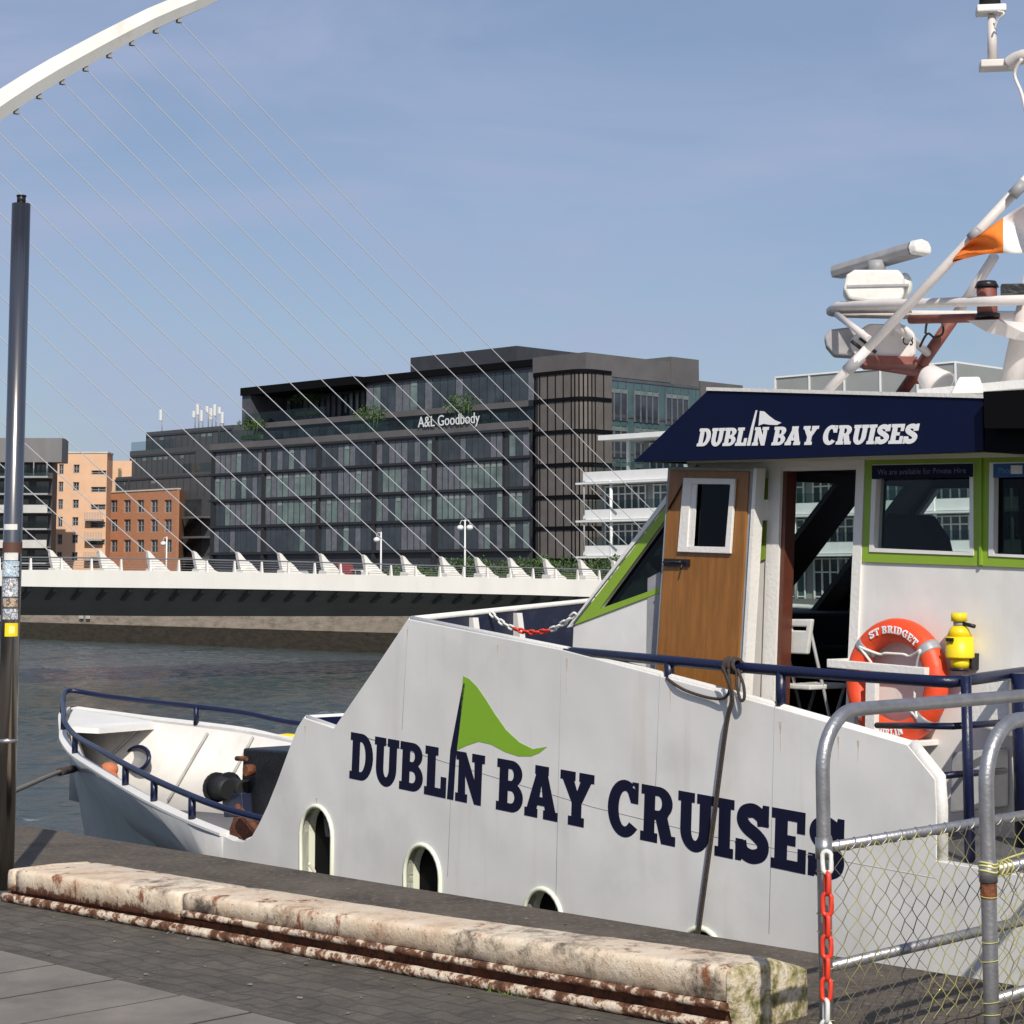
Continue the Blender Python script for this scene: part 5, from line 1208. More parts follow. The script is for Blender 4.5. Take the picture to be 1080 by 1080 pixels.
# --- windlass on the foredeck
wu = 1.15
def wl_(px, py, u=wu): return US(px, py, u)
wq = [wl_(256, 789), wl_(306, 792), wl_(306, 885), wl_(252, 880)]
m = MB(); m.prism(wq, lambda a, b, d: H(a, wu+d, b), 0, .75); wd_ = m.build('windlass', M['black'], ship, bevel=.02)
c = H(*(lambda a: (a[0], wu, a[1]))(wl_(262, 833))); 
m = MB(); m.tube([c+SA*.0-SI*.02, c+SA*.14+SI*-.0, c+SA*.30-SI*.02], [.09, .075, .10], 16); m.tube([c+SA*.30-SI*.02, c+SA*.34-SI*.02], [.135, .13], 18); m.tube([c-SI*.12+SA*.34, c-SI*.12+SA*.12], [.11,.09], 16)
m.tube([c-SI*.12+SA*.34, c-SI*.12+SA*.365], .135, 18); m.build('drum', M['rubber'], wd_)
m = MB(); a = H(*(lambda a: (a[0], wu-.02, a[1]))(wl_(262, 800))); m.tube([a, a+SA*.17+Vector((0,0,-.01))], .022, 8); m.build('crank', M['rust'], wd_)
m = MB(); m.tube([a-SI*.05-SA*.2-Vector((0,0,.08)), a-SI*.13-SA*.2-Vector((0,0,.08))], .05, 10); m.build('gear_boss', M['rust'], wd_)
m = MB(); q = [wl_(246, 862, .8), wl_(280, 862, .8), wl_(285, 890, .8), wl_(238, 884, .8)]; m.prism(q, lambda a, b, d: H(a, .8+d, b), 0, .5); m.tube([H(*(lambda a: (a[0], .7, a[1]))(wl_(250, 850, .7))), H(*(lambda a: (a[0], .7, a[1]))(wl_(275, 880, .7)))], .03, 6); m.build('base', M['rust'], wd_, bevel=.01)
m = MB(); q = [wl_(233, 838, 1.05), wl_(254, 836, 1.05), wl_(256, 862, 1.05), wl_(236, 862, 1.05)]; m.prism(q, lambda a, b, d: H(a, 1.05+d, b), 0, .3); m.build('brake_box', M['navydeck'], wd_, bevel=.01)
# yellow item on the far bulwark
yp = UP(303, 780, 2*HB-.35)
m = MB(); m.sphere(yp, .17, 12, 7, (1.5,.7,.42), .05); tag(m.build('yellow_bundle', M['yellow']), 'small yellow bundle lying on the far bulwark behind the windlass', 'bundle')

# ------------------------------------------------------------------ mast and aerials above the wheelhouse
mast = ship
def mt_(pts, r_, nm='mast_tube', mtl='mastp', par=None, n=10):
    m = MB(); m.tube([UP(*p_) for p_ in pts], r_, n); return m.build(nm, M[mtl] if isinstance(mtl, str) else mtl, par or mast)

zR = s2[1]
mt_([(869, 416, 1.5), (915, 368, 1.6)], .032, 'mast_leg'); mt_([(893, 391.5, 1.55), (909, 375, 1.6)], .041, 'clamp', 'grey')
mt_([(909, 374, 1.6), (1015, 262, 1.8), (1084, 188, 2.0)], .032, 'mast_leg'); mt_([(1024, 252, 1.79), (1033, 243, 1.8)], .037, 'clamp', 'grey'); mt_([(1068, 206, 1.9), (1080, 193, 1.95)], .037, 'clamp', 'grey')
mt_([(950, 416, 2.9), (1006, 335, 2.9)], .042, 'mast_leg', 'mastr'); mt_([(1006, 335, 2.9), (1028, 303, 2.9), (1049, 270, 2.8)], .034, 'mast_leg')
mt_([(963, 401, 2.9), (972, 385, 2.9)], .052, 'clamp', 'mastr')
mt_([(903, 382, 2.2), (965, 392, 2.8)], .034, 'cross_tube', 'mastr')
mt_([(945, 343, 2.0), (978, 372, 2.85)], .028, 'brace', 'mastp')
mt_([(883, 332, 2.0), (917, 358, 1.65)], .023, 'brace', 'mastp')
# platform
m = MB(); P0 = UP(880, 326, 2.1); 
def plat(px, py, u): return UP(px, py, u)
q = [(876, 328, 2.25), (884, 323, 2.0), (1030, 318, 1.85), (1090, 316, 1.85)]; m.tube([plat(*k_) for k_ in q], .032, 10); m.tube([plat(*k_) for k_ in [(876, 329, 2.25), (886, 330.5, 2.6), (960, 332, 2.75), (1090, 333, 2.75)]], .032, 10)
m.build('platform_tube', M['mastp'], ship)
m = MB(); a, b, c, d = plat(882, 327, 2.15), plat(960, 325, 1.95), plat(962, 330, 2.7), plat(886, 331, 2.55); m.hexa([a, b, c, d] + [k_+Vector((0,0,.03)) for k_ in (a, b, c, d)]); m.build('platform_plate', M['mastp'], ship)
mt_([(960, 337, 2.1), (1040, 335, 2.1), (1078, 352, 2.2)], .03, 'platform_rail', 'mastr')
m = MB(); w_ = [UP(1020, 338, 2.0), UP(1052, 337, 2.0), UP(1078, 350, 2.1), UP(1070, 358, 2.1), UP(1040, 350, 2.0)]; a = m.add(w_); b = m.add([k_+SI*.25 for k_ in w_]); m.face([a+k for k in range(5)]); m.face([b+4-k for k in range(5)]); [m.face((a+k, a+(k+1) % 5, b+(k+1) % 5, b+k)) for k in range(5)]; m.build('gusset', M['mastp'], ship)
# radar
rd = UP(925, 304, 2.2); SC = rd.y/F
m = MB()
def ell(c, ax, hx, hz, hy, zsq, n=8): pass
body = [(-34, -6), (-36, 3), (-30, 14), (-10, 18), (24, 17), (27, 10), (28, -8), (22, -16), (-24, -17), (-32, -12)]
m.prism([(a*SC, -b*SC) for a, b in body], lambda x, z, d: rd + Vector((1, -.15, 0)).normalized()*x + Vector((.15, 1, 0)).normalized()*d + Vector((0, 0, z)), -.16, .16); rb = m.build('radar_base', M['whitepl'], ship, bevel=.04)
m = MB(); RX = Vector((1, -.15, 0)).normalized(); RY = Vector((.15, 1, 0)).normalized()
m.cbox(rd+RX*(-34+63)*SC*.5*0 + Vector((0,0,-1*SC)), RX*64*SC, RY*.34, Vector((0,0,.016))); m.build('seam', M['grey'], rb)
m = MB(); c = rd+RX*29*SC+Vector((0,0,2*SC)); m.sphere(c, .075, 14, 10, (.7, 1, 1.2)); m.build('cap', M['whitepl'], rb)
m = MB(); m.tube([rd+Vector((0,0,.10)), rd+Vector((0,0,.19))], .06, 14); m.build('turning_unit', M['grey'], rb)
# scanner bar: rotated in plan so that its white end faces the camera
e0 = on_y(882, 287, rd.y+.38); e1 = on_y(966, 262.5, rd.y-.20)
ax = (e1-e0).normalized(); sd2 = ax.cross(Vector((0,0,1))).normalized(); upb = sd2.cross(ax)
sec = [(-.075, -.045), (-.085, .0), (-.06, .042), (.0, .055), (.06, .042), (.085, 0), (.07, -.045)]
m = MB(); a = m.add([e0+sd2*x*.75+upb*y for x, y in sec]); b = m.add([e1+sd2*x+upb*y for x, y in sec]); n_ = len(sec)
for k in range(n_): m.face((a+k, a+(k+1) % n_, b+(k+1) % n_, b+k))
m.face([a+k for k in range(n_)]); m.build('scanner', M['grey'], rb, bevel=.006)
m = MB(); a = m.add([e1+sd2*x*1.05+upb*y*1.1 for x, y in sec]); b = m.add([e1+ax*.07+sd2*x*1.0+upb*y*1.0 for x, y in sec]); 
for k in range(n_): m.face((a+k, a+(k+1) % n_, b+(k+1) % n_, b+k))
m.face([a+k for k in range(n_)]); m.face([b+k for k in range(n_)]); m.build('scanner_end', M['rim'], rb, bevel=.015)
# second, lower scanner with marking
r2 = UP(925, 363, 2.3)
m = MB(); bd = [(-30, -3), (-26, 12), (-14, 24), (30, 24), (40, 14), (40, -8), (30, -18), (-10, -20)]
m.prism([(a*SC, -b*SC) for a, b in bd], lambda x, z, d: r2 + RX*x + RY*d + Vector((0,0,z)), -.15, .15); r2b = m.build('radar_base', M['mastp'], ship, bevel=.03)
m = MB(); m.prism([(-27*SC, -14*SC), (41*SC, -17*SC), (40*SC, -25*SC), (-14*SC, -25*SC)], lambda x, z, d: r2 + RX*x + RY*d + Vector((0,0,z)), -.17, .16); m.build('base_plate', M['mastr'], r2b)
m = MB(); bd = [(-56, -8), (-50, -15), (-22, -18), (-20, 14), (-46, 12), (-54, 2)]
m.prism([(a*SC, -b*SC) for a, b in bd], lambda x, z, d: r2 + RX*x + RY*d + Vector((0,0,z)), -.10, .12); m.build('scanner', M['grey'], r2b, bevel=.015)
m = MB()
for a_, s_c in ((-15, 0), (-24, 3), (-8, 8)): m.tube([r2+RX*(a_-4)*SC-RY*.17+Vector((0,0,(4-s_c)*SC)), r2+RX*(a_+6)*SC-RY*.17+Vector((0,0,(-4-s_c)*SC))], .012, 6)
m.build('cable_bundle', M['rubber'], r2b)
m = MB(); flat_text(m, 'C3', lambda x, y: r2 + RX*(26+11*x)*SC - RY*.156 + Vector((0,0,(-4+9*y)*SC))); m.build('marking', M['blk'], r2b)
# searchlight / winch head on platform
c = UP(1041, 318, 2.1)
m = MB(); m.tube([c-Vector((0,0,.10)), c+Vector((0,0,.09))], .065, 16); wnh = m.build('camera_head', M['mastr'], ship, bevel=.01)
m = MB(); m.tube([c+Vector((0,0,.09)), c+Vector((0,0,.13))], [.078, .06], 16); m.cbox(c+RX*.17+Vector((0,0,.075)), RX*.16, RY*.1, Vector((0,0,.06))); m.build('head_cap', M['black'], wnh)
m = MB(); m.tube([c-Vector((0,0,.11)), c-Vector((0,0,.08))], .08, 16); m.build('base_ring', M['black'], wnh)
m = MB(); m.cbox(c-RX*.17+Vector((0,0,.0)), RX*.13, RY*.12, Vector((0,0,.045))); m.build('side_arm', M['grey'], wnh)
# big mast column at the right, and cable loop
mt_([(1066, 416, 2.3), (1080, 340, 2.35), (1092, 280, 2.4)], [.085, .07, .06], 'mast_column', 'mastp', n=16)
lp = smooth([UP(976, 352, 2.2), UP(978, 340, 2.2), UP(986, 336, 2.2), UP(994, 342, 2.2), UP(994, 352, 2.2), UP(986, 356, 2.2), UP(978, 352, 2.2), UP(970, 366, 2.2)], 5)
m = MB(); m.tube(lp, .008, 6); m.build('cable_loop', M['rubber'], ship)
# masthead light at the top right
m = MB(); a, b = UP(1046, 17, 2.3), UP(1047, 66, 2.3); m.tube([b, a], [.036, .026], 12); ml = m.build('light_pillar', M['mastp'], ship)
m = MB(); m.cbox(UP(1045, 11, 2.3), RX*.19, RY*.15, Vector((0,0,.05))); m.build('light_tray', M['rim'], ml, bevel=.01)
m = MB(); c = UP(1044, 3, 2.3); m.tube([c-Vector((0,0,.03)), c+Vector((0,0,.10))], .07, 14); m.build('lamp', M['rubber'], ml)
m = MB(); m.cbox(UP(1053, 69, 2.3), RX*.24, RY*.16, Vector((0,0,.05))); m.build('bracket', M['mastp'], ml, bevel=.008)
m = MB(); m.tube(smooth([UP(1064, 68, 2.3), UP(1078, 60, 2.3), UP(1100, 62, 2.3)], 4), .05, 8); m.tube(smooth([UP(1078, 62, 2.2), UP(1070, 78, 2.2), UP(1078, 100, 2.2), UP(1084, 130, 2.2)], 4), .012, 6); m.tube([UP(1100, 40, 2.35), UP(1094, 280, 2.4)], .07, 10); m.build('topmast', M['mastp'], ship)
m = MB(); m.tube(smooth([UP(1052, 12, 2.25), UP(1059, 14, 2.25), UP(1052, 22, 2.25), UP(1049, 30, 2.25)], 4), .007, 6); m.build('lead', M['rim'], ml)
# floodlight and small roof fittings
c = UP(986, 402, 1.9)
m = MB(); dn_ = Vector((.55, -.5, -.65)).normalized(); m.tube([c-dn_*.11, c-dn_*.08, c, c+dn_*.06], [.03, .075, .095, .115], 18); fld = m.build('floodlight', M['mastp'], ship)
m = MB(); m.tube([c+dn_*.061, c+dn_*.064], .10, 18); m.build('lens', M['grey'], fld)
m = MB(); m.tube([UP(973, 418, 1.9), UP(976, 405, 1.9)], .03, 8); m.build('stand', M['mastp'], fld)
m = MB(); m.box(UP(968, 419, 1.5), SA*-.9, SI*.3, Vector((0,0,.05))); m.build('roof_rail', M['rim'], ship)
m = MB(); c = UP(1020, 416, 1.5); m.prism([(-.1,0),(.1,0),(.07,.1),(-.05,.1)], lambda x, z, d: c+RX*x+RY*d+Vector((0,0,z)), -.08, .08); m.build('roof_vent', M['rim'], ship, bevel=.01)
# flag
fg = MB(); cols_ = 26; rows_ = 9
def flag_pt(i, j):
    s = i/cols_; v_ = j/rows_; px = 1005+s*92; top = 274-62*min(1, (s*1.15))**.8*(1 if s < .85 else 1); bot = 276 - 9*min(1, s*2.5) + 0
    u_ = 1.72 + .10*math.sin(s*9+v_*2)*s + .05*math.sin(v_*7+s*14)*(1-s)
    return UP(px, top*(v_)+bot*(1-v_), u_)
idx = [[fg.add([flag_pt(i, j)]) for j in range(rows_+1)] for i in range(cols_+1)]
for i in range(cols_):
    fg.mi = 0 if i < 15 else 1
    for j in range(rows_): fg.face((idx[i][j], idx[i+1][j], idx[i+1][j+1], idx[i][j+1]), True)
fo = fg.build('signal_flag', [M['flagor'], M['flagw']], fix=False); tag(fo, 'crumpled orange and white flag tied to the raked mast leg', 'flag')
sm_ = fo.modifiers.new('s', 'SOLIDIFY'); sm_.thickness = .004

# ------------------------------------------------------------------ lifebuoy, bracket, beacon light
bc = WP(*cw(957.5, 718), -.10); Zt = (Vector((0,0,1)) + SI*KW).normalized(); NB = SA.cross(Zt).normalized()
if NB.dot(SI) > 0: NB = -NB
RB = .300
lb = thing('lifebuoy', 'orange lifebuoy with reflective bands and white lettering hung on the cabin wall', 'lifebuoy', bc)
def ring(a, ra=RB, out_=0): return bc - SA*ra*math.cos(a) + Zt*ra*math.sin(a) + NB*out_
m = MB(); m.tube([ring(math.radians(k)) for k in range(0, 360, 6)], .070, 18, closed=True); m.build('ring', M['orange'], lb)
for a0 in (38, 140, 222, 318):
    m = MB(); m.tube([ring(R(a0+k)) for k in (-5, -2.5, 0, 2.5, 5)], .0725, 18, caps=True); m.build('reflective_band', M['reflect'], lb)
def ring_text(words, a_mid, span, h, flip=False):
    m = MB(); W_ = slab_width(words, .12, .35); 
    def f(x, y, d):
        k = x/W_-.5; a = a_mid - k*span if not flip else a_mid + k*span
        rr_ = (y-.5)*h*(1 if not flip else -1); ra = RB + rr_; off = math.sqrt(max(.0715**2-rr_**2, 0))
        return ring(R(a), ra, off + d)
    slab_text(m, words, f, .002, .005, .12, .35); return m
ring_text('ST BRIDGET', 84, 74, .044).build('lettering', M['signw'], lb)
ring_text('DUBLIN', 272, 40, .044, True).build('lettering', M['signw'], lb)
for (a0, a1) in ((38, 140), (140, 222), (222, 318), (318, 398)):
    m = MB(); pts = [ring(R(a0), RB, .078)] + [ring(R(a0+(a1-a0)*q/8), RB-.085-.055*math.sin(math.pi*q/8), .03) for q in range(1, 8)] + [ring(R(a1), RB, .078)]; m.tube(smooth(pts, 4), .008, 6); m.build('grab_line', M['cord'], lb)
brk = thing('lifebuoy_bracket', 'white wooden rack holding the lifebuoy on the cabin wall', 'bracket', WP(*cw(950, 700), 0))
def wbx(q, d0, d1, nm, mt='rim', par=None): m = MB(); m.prism([cw(*k_) for k_ in q], WP, d0, d1); return m.build(nm, M[mt], par, bevel=.005)
wbx([(896, 694), (1000, 703), (1000, 712), (896, 703)], -.205, -.18, 'front_bar', 'rim', brk); wbx([(897, 694), (905, 695), (905, 703), (897, 703)], -.18, 0, 'side_arm', 'rim', brk); wbx([(992, 703), (1000, 703), (1000, 712), (992, 711)], -.18, 0, 'side_arm', 'rim', brk)
wbx([(938, 712), (948, 713), (947, 782), (937, 781)], -.21, -.17, 'strap', 'rim', brk); wbx([(928, 776), (990, 780), (990, 786), (928, 782)], -.2, 0, 'lower_shelf', 'rim', brk)
yb = WP(*cw(1024, 682), -.10); 
bl = thing('smoke_light', 'yellow lifebuoy light clipped beside the lifebuoy', 'marker light', yb)
def yy(py): return Vector((yb.x, yb.y, WP(*cw(1024, py), -.10).z))
m = MB(); m.tube([yy(704), yy(694.2)], [.05, .055], 20); m.tube([yy(694), yy(692.5), yy(692.4), yy(671.1), yy(671)], [.072, .082, .082, .080, .074], 20); m.tube([yy(671.2), yy(663), yy(660)], [.073, .054, .040], 20); m.build('body', M['yellow'], bl)
m = MB(); m.tube([yy(660), yy(655)], .034, 14); m.build('neck', M['reflect'], bl)
m = MB(); m.tube([yy(655), yy(646)], .046, 16); m.build('cap', M['yellow'], bl)
m = MB(); m.tube([yy(707), yy(704)], .06, 14); m.cbox(yy(697)+SI*.07, SI*.08, SA*.12, Vector((0,0,.09))); m.tube([yy(657)+SA*-.02, yy(660)-SA*.11], .012, 6); m.build('clip', M['black'], bl)
m = MB(); m.cbox(yy(674)-SI*.092*.95, SI*.006, SA*.055, Vector((0,0,.02))); m.build('nameplate', M['rubber'], bl)

# ------------------------------------------------------------------ ropes and chains
def rope(nm, pts, r_, mt, lab, cat, n=8, grp=None):
    m = MB(); m.tube(pts, r_, n); return tag(m.build(nm, M[mt]), lab, cat, grp)
bo = H(13.0, HB-1.05, -.35)
bp = on_plane(78, 811, H(0, HB-1.05, 0), SI)
q = [bp, on_y(62, 814.5, 19.5), on_y(18, 833, 16.5), on_y(-60, 866, 14.4), on_z(-200, 924, .02)]
rope('mooring_rope', smooth(q, 5), .022, 'ropel', 'pale mooring rope running from the bow towards the left end of the quay', 'rope')
m = MB(); m.tube([bp, on_y(63, 814.2, 19.6)], .04, 10); m.build('chafe_sleeve', M['rope'], bpy.data.objects['mooring_rope'])
# hanging rope bundle on the side rail
hk = rl(773, 702, .0) - SI*.035
fr_ = []
rb_ = thing('fender_rope', 'dark rope bundle knotted round the navy side rail and hanging down the hull', 'rope', hk)
m = MB()
for k in range(4): m.tube([hk+SA*(.028*(k-1.5))+Vector((0,0,(.038+.004*(k%2))*math.cos(R(a))))+SI*(.035+.042*math.sin(R(a)))+SA*.012*math.cos(R(a+k*70)) for a in range(0, 360, 30)], .012, 6, closed=True)
m.build('knot', M['rope'], rb_)
dn = on_plane(737, 976, QB*(VE-.02), QB) 
dn = Vector((dn.x, dn.y, dn.z))
d2 = UP(766, 765, -.06)
for off in (-.009, .009):
    m = MB(); m.tube(smooth([hk-SI*.05, UP(772, 735, -.07)+SA*off, d2+SA*off, UP(752, 870, -.04)+SA*off, UP(737, 980, -.04)+SA*off, UP(733, 1010, -.04)+SA*off], 5), .0075, 8); m.build('strand', M['rope'], rb_)
m = MB(); m.tube(smooth([UP(768, 706, -.05), UP(770, 725, -.06), UP(764, 736, -.04), UP(748, 736, -.02), UP(725, 729, -.02), UP(712, 722, -.02), UP(703, 715, .0)], 5), .009, 8); m.build('loop', M['rope'], rb_)
m = MB(); m.tube(smooth([UP(778, 706, -.05), UP(784, 722, -.06), UP(785, 736, -.06), UP(781, 738, -.06), UP(777, 722, -.06), UP(777, 706, -.05)], 5), .009, 8); m.build('loop', M['rope'], rb_)
# chains: links as parts
def link_mesh(m, c, ax_, side, L_, W_, r_):
    ax_ = ax_.normalized(); side = (side-ax_*side.dot(ax_)).normalized(); pts = []
    for a in range(0, 360, 20):
        ca, sa = math.cos(R(a)), math.sin(R(a)); pts.append(c + side*ca*(W_/2-r_) + ax_*(sa*(W_/2-r_) + (1 if sa > 0.01 else -1 if sa < -.01 else 0)*(L_/2-W_/2)))
    m.tube(pts, r_, 7, closed=True)
def chain(nm, pts, L_, W_, r_, cols_f, lab, cat, view):
    cum_ = [0]; 
    for i in range(len(pts)-1): cum_.append(cum_[-1]+(pts[i+1]-pts[i]).length)
    tot = cum_[-1]; pitch = L_-2.2*r_; n_ = max(1, int(tot/pitch)); root = thing(nm, lab, cat, pts[0])
    for k in range(n_):
        s = (k+.5)*tot/n_; i = 0
        while i < len(cum_)-2 and cum_[i+1] < s: i += 1
        f_ = (s-cum_[i])/(cum_[i+1]-cum_[i]); p_ = pts[i].lerp(pts[i+1], f_); d = pts[i+1]-pts[i]; d.normalize()
        s1 = d.cross(view).normalized(); s2 = d.cross(s1).normalized(); sd_ = (s1+s2*.25) if k % 2 == 0 else (s2+s1*.35)
        m = MB(); link_mesh(m, p_, d, sd_, L_, W_, r_); m.build('chain_link', cols_f(k, n_), root)
c0, c1 = H(tC*.36+tB*.64, .9, zB-.02), UP(612, 644, 1.4)
c0 = UP(517, 646, .9); c1 = UP(607, 647, .9)
q = [c0, UP(530, 657, .9), UP(545, 664, .9), UP(562, 667, .9), UP(580, 664.5, .9), UP(596, 656, .9), c1]
chain('barrier_chain', smooth(q, 5), .078, .045, .009, lambda k, n: M['redpl'] if n*.28 < k < n*.66 else M['whitepl'], 'red and white plastic chain sagging across the gap ahead of the wheelhouse', 'chain', Vector((0, 1, 0)))

# ================================================================== FOREGROUND
# --- kerb blocks
def kb(x):    # x along quay -> (front b, crest b, crest z, back b, back z)
    f_ = (x+9.5)/4.74
    return 5.93, 5.80+.27*f_, .17+.07*f_, 6.27+.24*f_**2, .165+.02*f_
kx = [PV(13, 915, 5.80)[0], PV(30, 920, 5.85)[0], PV(197, 945, 5.88)[0]]; kxe = PV(772, 1010, 6.05)[0]
spans = [(kx[0], kx[1]), (kx[1], kx[2]), (kx[2], kxe)]
labs = ['short weathered kerb block beside the foot of the steel pole', 'middle weathered kerb block of peeling cream paint between two joints', 'longest weathered kerb block ending in a mossy face by the gate']
rnd = random.Random(5)
for si, (xa, xb) in enumerate(spans):
    a_ = thing('kerb_block', labs[si], 'kerb', Q((xa+xb)/2, 6.1, 0), 'weathered kerb blocks along the quay')
    m = MB(); n_ = max(6, int((xb-xa)/.05)); rows = []
    last = si == 2
    for i in range(n_+1):
        x = xa+.006+(xb-xa-.012)*i/n_; fb, cb, cz, bb, bz_ = kb(x); endf = 0
        tail = (x-(xb-.10))/.10 if last and x > xb-.10 else 0
        joint = min(1, min(x-xa, xb-x)/.06) if True else 1; jj = (1-max(joint, 0)**.5)*.012
        lo_ = .115 if last else .06
        sec = [(cb+.02, -.02), (cb+.02, lo_-.01), (cb-.045+jj, lo_), (cb-.045+jj, cz-.026-jj), (cb-.042+jj, cz-.014-jj), (cb-.030, cz-.003-jj), (cb-.012, cz-.0-jj), ((cb+bb)/2, cz+.002-jj), (bb-.03, bz_-.0-jj), (bb-.008, bz_-.01-jj), (bb, bz_-.03-jj), (bb+.005, -.02)]
        pts = []
        for (b_, z_) in sec:
            nn_ = mn.noise(Vector((x*5, b_*9, z_*9))); n2_ = mn.noise(Vector((x*22, b_*25, z_*25)))
            pts.append(Q(x, b_ + .003*nn_+.0025*n2_, z_ + .002*nn_+.0015*n2_ if z_ > 0 else z_))
        rows.append(m.add(pts))
    ns = 12
    for i in range(n_):
        for k in range(ns-1): m.face((rows[i]+k, rows[i+1]+k, rows[i+1]+k+1, rows[i]+k+1), True)
    m.face([rows[0]+k for k in range(ns)]); m.mi = 0
    if not last: m.face([rows[n_]+k for k in range(ns)][::-1])
    m.build('stone', M['kerb'], a_)
    if last:     # mossy end cap, bulging and weathered
        m = MB(); prev = None; ex = [0, .015, .03, .04, .043]
        base = [m.v[0]] if m.v else None
        x = xb-.006; fb, cb, cz, bb, bz_ = kb(x)
        sec = [(cb+.0, -.02), (cb-.03, .08), (cb-.045, .115), (cb-.045, cz-.026), (cb-.042, cz-.014), (cb-.030, cz-.003), (cb-.012, cz), ((cb+bb)/2, cz+.002), (bb-.03, bz_), (bb-.008, bz_-.01), (bb, bz_-.03), (bb+.005, -.02)]
        cbm, czm = sum(q[0] for q in sec)/12, .12
        for k_, (shr, exx_) in enumerate(((1, 0), (.97, .022), (.9, .036), (.72, .043), (.45, .046), (.15, .045))):
            pts = []
            for (b_, z_) in sec:
                bb_, zz_ = cbm+(b_-cbm)*shr, czm+(z_-czm)*shr if z_ > 0 else -.02
                q_ = mn.noise(Vector((k_*3.1, bb_*30, zz_*30)))*.012 if k_ else 0
                pts.append(Q(x+exx_+q_, bb_, zz_))
            cur = m.add(pts)
            if prev is not None:
                for k in range(11): m.face((prev+k, prev+k+1, cur+k+1, cur+k), True)
            prev = cur
        m.face([prev+k for k in range(12)]); m.build('end_face', M['kerbend'], a_)
def cbx(x): return 5.80+.27*(x+9.5)/4.74
def qrail(x0, x1, b, z, r_, name, lab, mt='rustpaint', lumps=.003):
    m = MB(); n_ = int((x1-x0)/.04); pts = []; rs = []
    for i in range(n_+1): x = x0+(x1-x0)*i/n_; pts.append(Q(x, cbx(x) + b + .004*mn.noise(Vector((x*1.5, z, 0))), z+.004*mn.noise(Vector((x*1.3, 4, z))))); rs.append(r_*(1+.10*mn.noise(Vector((x*14, b, z)))))
    m.tube(pts, rs, 12); return tag(m.build(name, M[mt]), lab, 'rail', 'rusty rails along the foot of the kerb')
qrail(kx[0], kxe+.0, -.05, .024, .023, 'rusty_rail', 'long lower rusty rail lying along the foot of the kerb')
qrail(kx[2]+.02, kxe+.0, -.048, .098, .016, 'rusty_rail', 'upper flaking painted rail fixed to the longest kerb block')
m = MB(); xA, xB = kx[0], kxe; m.hexa([Q(xA, cbx(xA)-.012, 0), Q(xB, cbx(xB)-.012, 0), Q(xB, cbx(xB)+.018, 0), Q(xA, cbx(xA)+.018, 0), Q(xA, cbx(xA)-.012, .05), Q(xB, cbx(xB)-.012, .10), Q(xB, cbx(xB)+.018, .10), Q(xA, cbx(xA)+.018, .05)]); mk = m.build('rust_channel', M['rust']); tag(mk, 'rusty iron strip behind the two rails at the foot of the kerb', 'channel')
# debris, weeds
rnd = random.Random(9)
m = MB()
for k in range(260):
    x = rnd.uniform(-10, 2.2); b_ = rnd.choice((rnd.uniform(5.02, 5.82), rnd.uniform(6.35, 7.4), rnd.uniform(5.75, 5.84)))
    s_ = rnd.uniform(.002, .007); c = Q(x, b_, .006); m.hexa([c+Vector((rnd.uniform(-s_,s_), rnd.uniform(-s_,s_), 0))+Vector(q)*s_ for q in ((-1,-1,0),(1,-1,0),(1,1,0),(-1,1,0),(-1,-1,.7),(1,-1,.7),(1,1,.7),(-1,1,.7))])
gr = m.build('grit', M['edge']); gr['kind'] = 'stuff'; gr['label'] = 'loose pale grit scattered on the quay'; gr['category'] = 'grit'
for (px, py, n_, lab) in ((182, 974, 60, 'small tuft of grass at the foot of the kerb near the first joint'), (53, 945, 26, 'sparse tuft of grass near the foot of the steel pole'), (533, 1049, 26, 'tiny tuft of grass under the longest kerb block')):
    c = on_z(px, py, 0); m = MB()
    for _ in range(n_):
        p_ = c + QX*rnd.gauss(0, .07) + QB*rnd.gauss(0, .02); t_ = p_ + Vector((rnd.gauss(0,.03), rnd.gauss(0,.03), rnd.uniform(.015, .05))); s_ = Vector((rnd.uniform(-1,1), rnd.uniform(-1,1), 0)).normalized()*.004
        m.v += [p_-s_, p_+s_, t_]; b_ = len(m.v)-3; m.face((b_, b_+1, b_+2))
    tag(m.build('grass_tuft', M['moss'], fix=False), lab, 'weed', 'weeds along the kerb')

# --- steel pole on the left
pb = on_z(4, 938, 0); Yp2 = pb.y
pole = thing('steel_pole', 'tall slim polished steel pole covered in stickers at the left edge', 'pole', pb)
def ph(py): return on_y(12, py, Yp2).z
ztp2 = ph(215)
m = MB(); m.tube([pb, pb+Vector((0,0,ph(657))) , pb+Vector((0,0,ztp2))], .052, 28); m.build('shaft', M['steel'], pole)
m = MB(); m.tube([pb+Vector((0,0,ztp2)), pb+Vector((0,0,ph(206)))], .025, 14); m.tube([pb+Vector((0,0,ph(207.5))), pb+Vector((0,0,ph(206)))], .028, 14); m.build('cap', M['black'], pole)
m = MB(); m.tube([pb+Vector((0,0,ph(783))), pb+Vector((0,0,ph(779)))], .056, 24); m.build('collar', M['galv'], pole)
m = MB(); m.tube([pb+Vector((0,0,ph(584))), pb+Vector((0,0,ph(572)))], .0535, 24, caps=False); m.build('tape', mat('brown_tape', (.10, .045, .03), .6), pole)
def sticker(y0, y1, a0, a1, mt, nm='sticker', rad=.0535, inner_=None):
    m = MB(); k_ = 10; z0, z1 = ph(y1), ph(y0); q = [m.add([pb+Vector((rad*math.sin(R(a)), -rad*math.cos(R(a)), z)) for z in (z0, z1)]) for a in [a0+(a1-a0)*i/k_ for i in range(k_+1)]]
    for i in range(k_): m.face((q[i], q[i+1], q[i+1]+1, q[i]+1), True)
    return m.build(nm, mt, pole, fix=False)
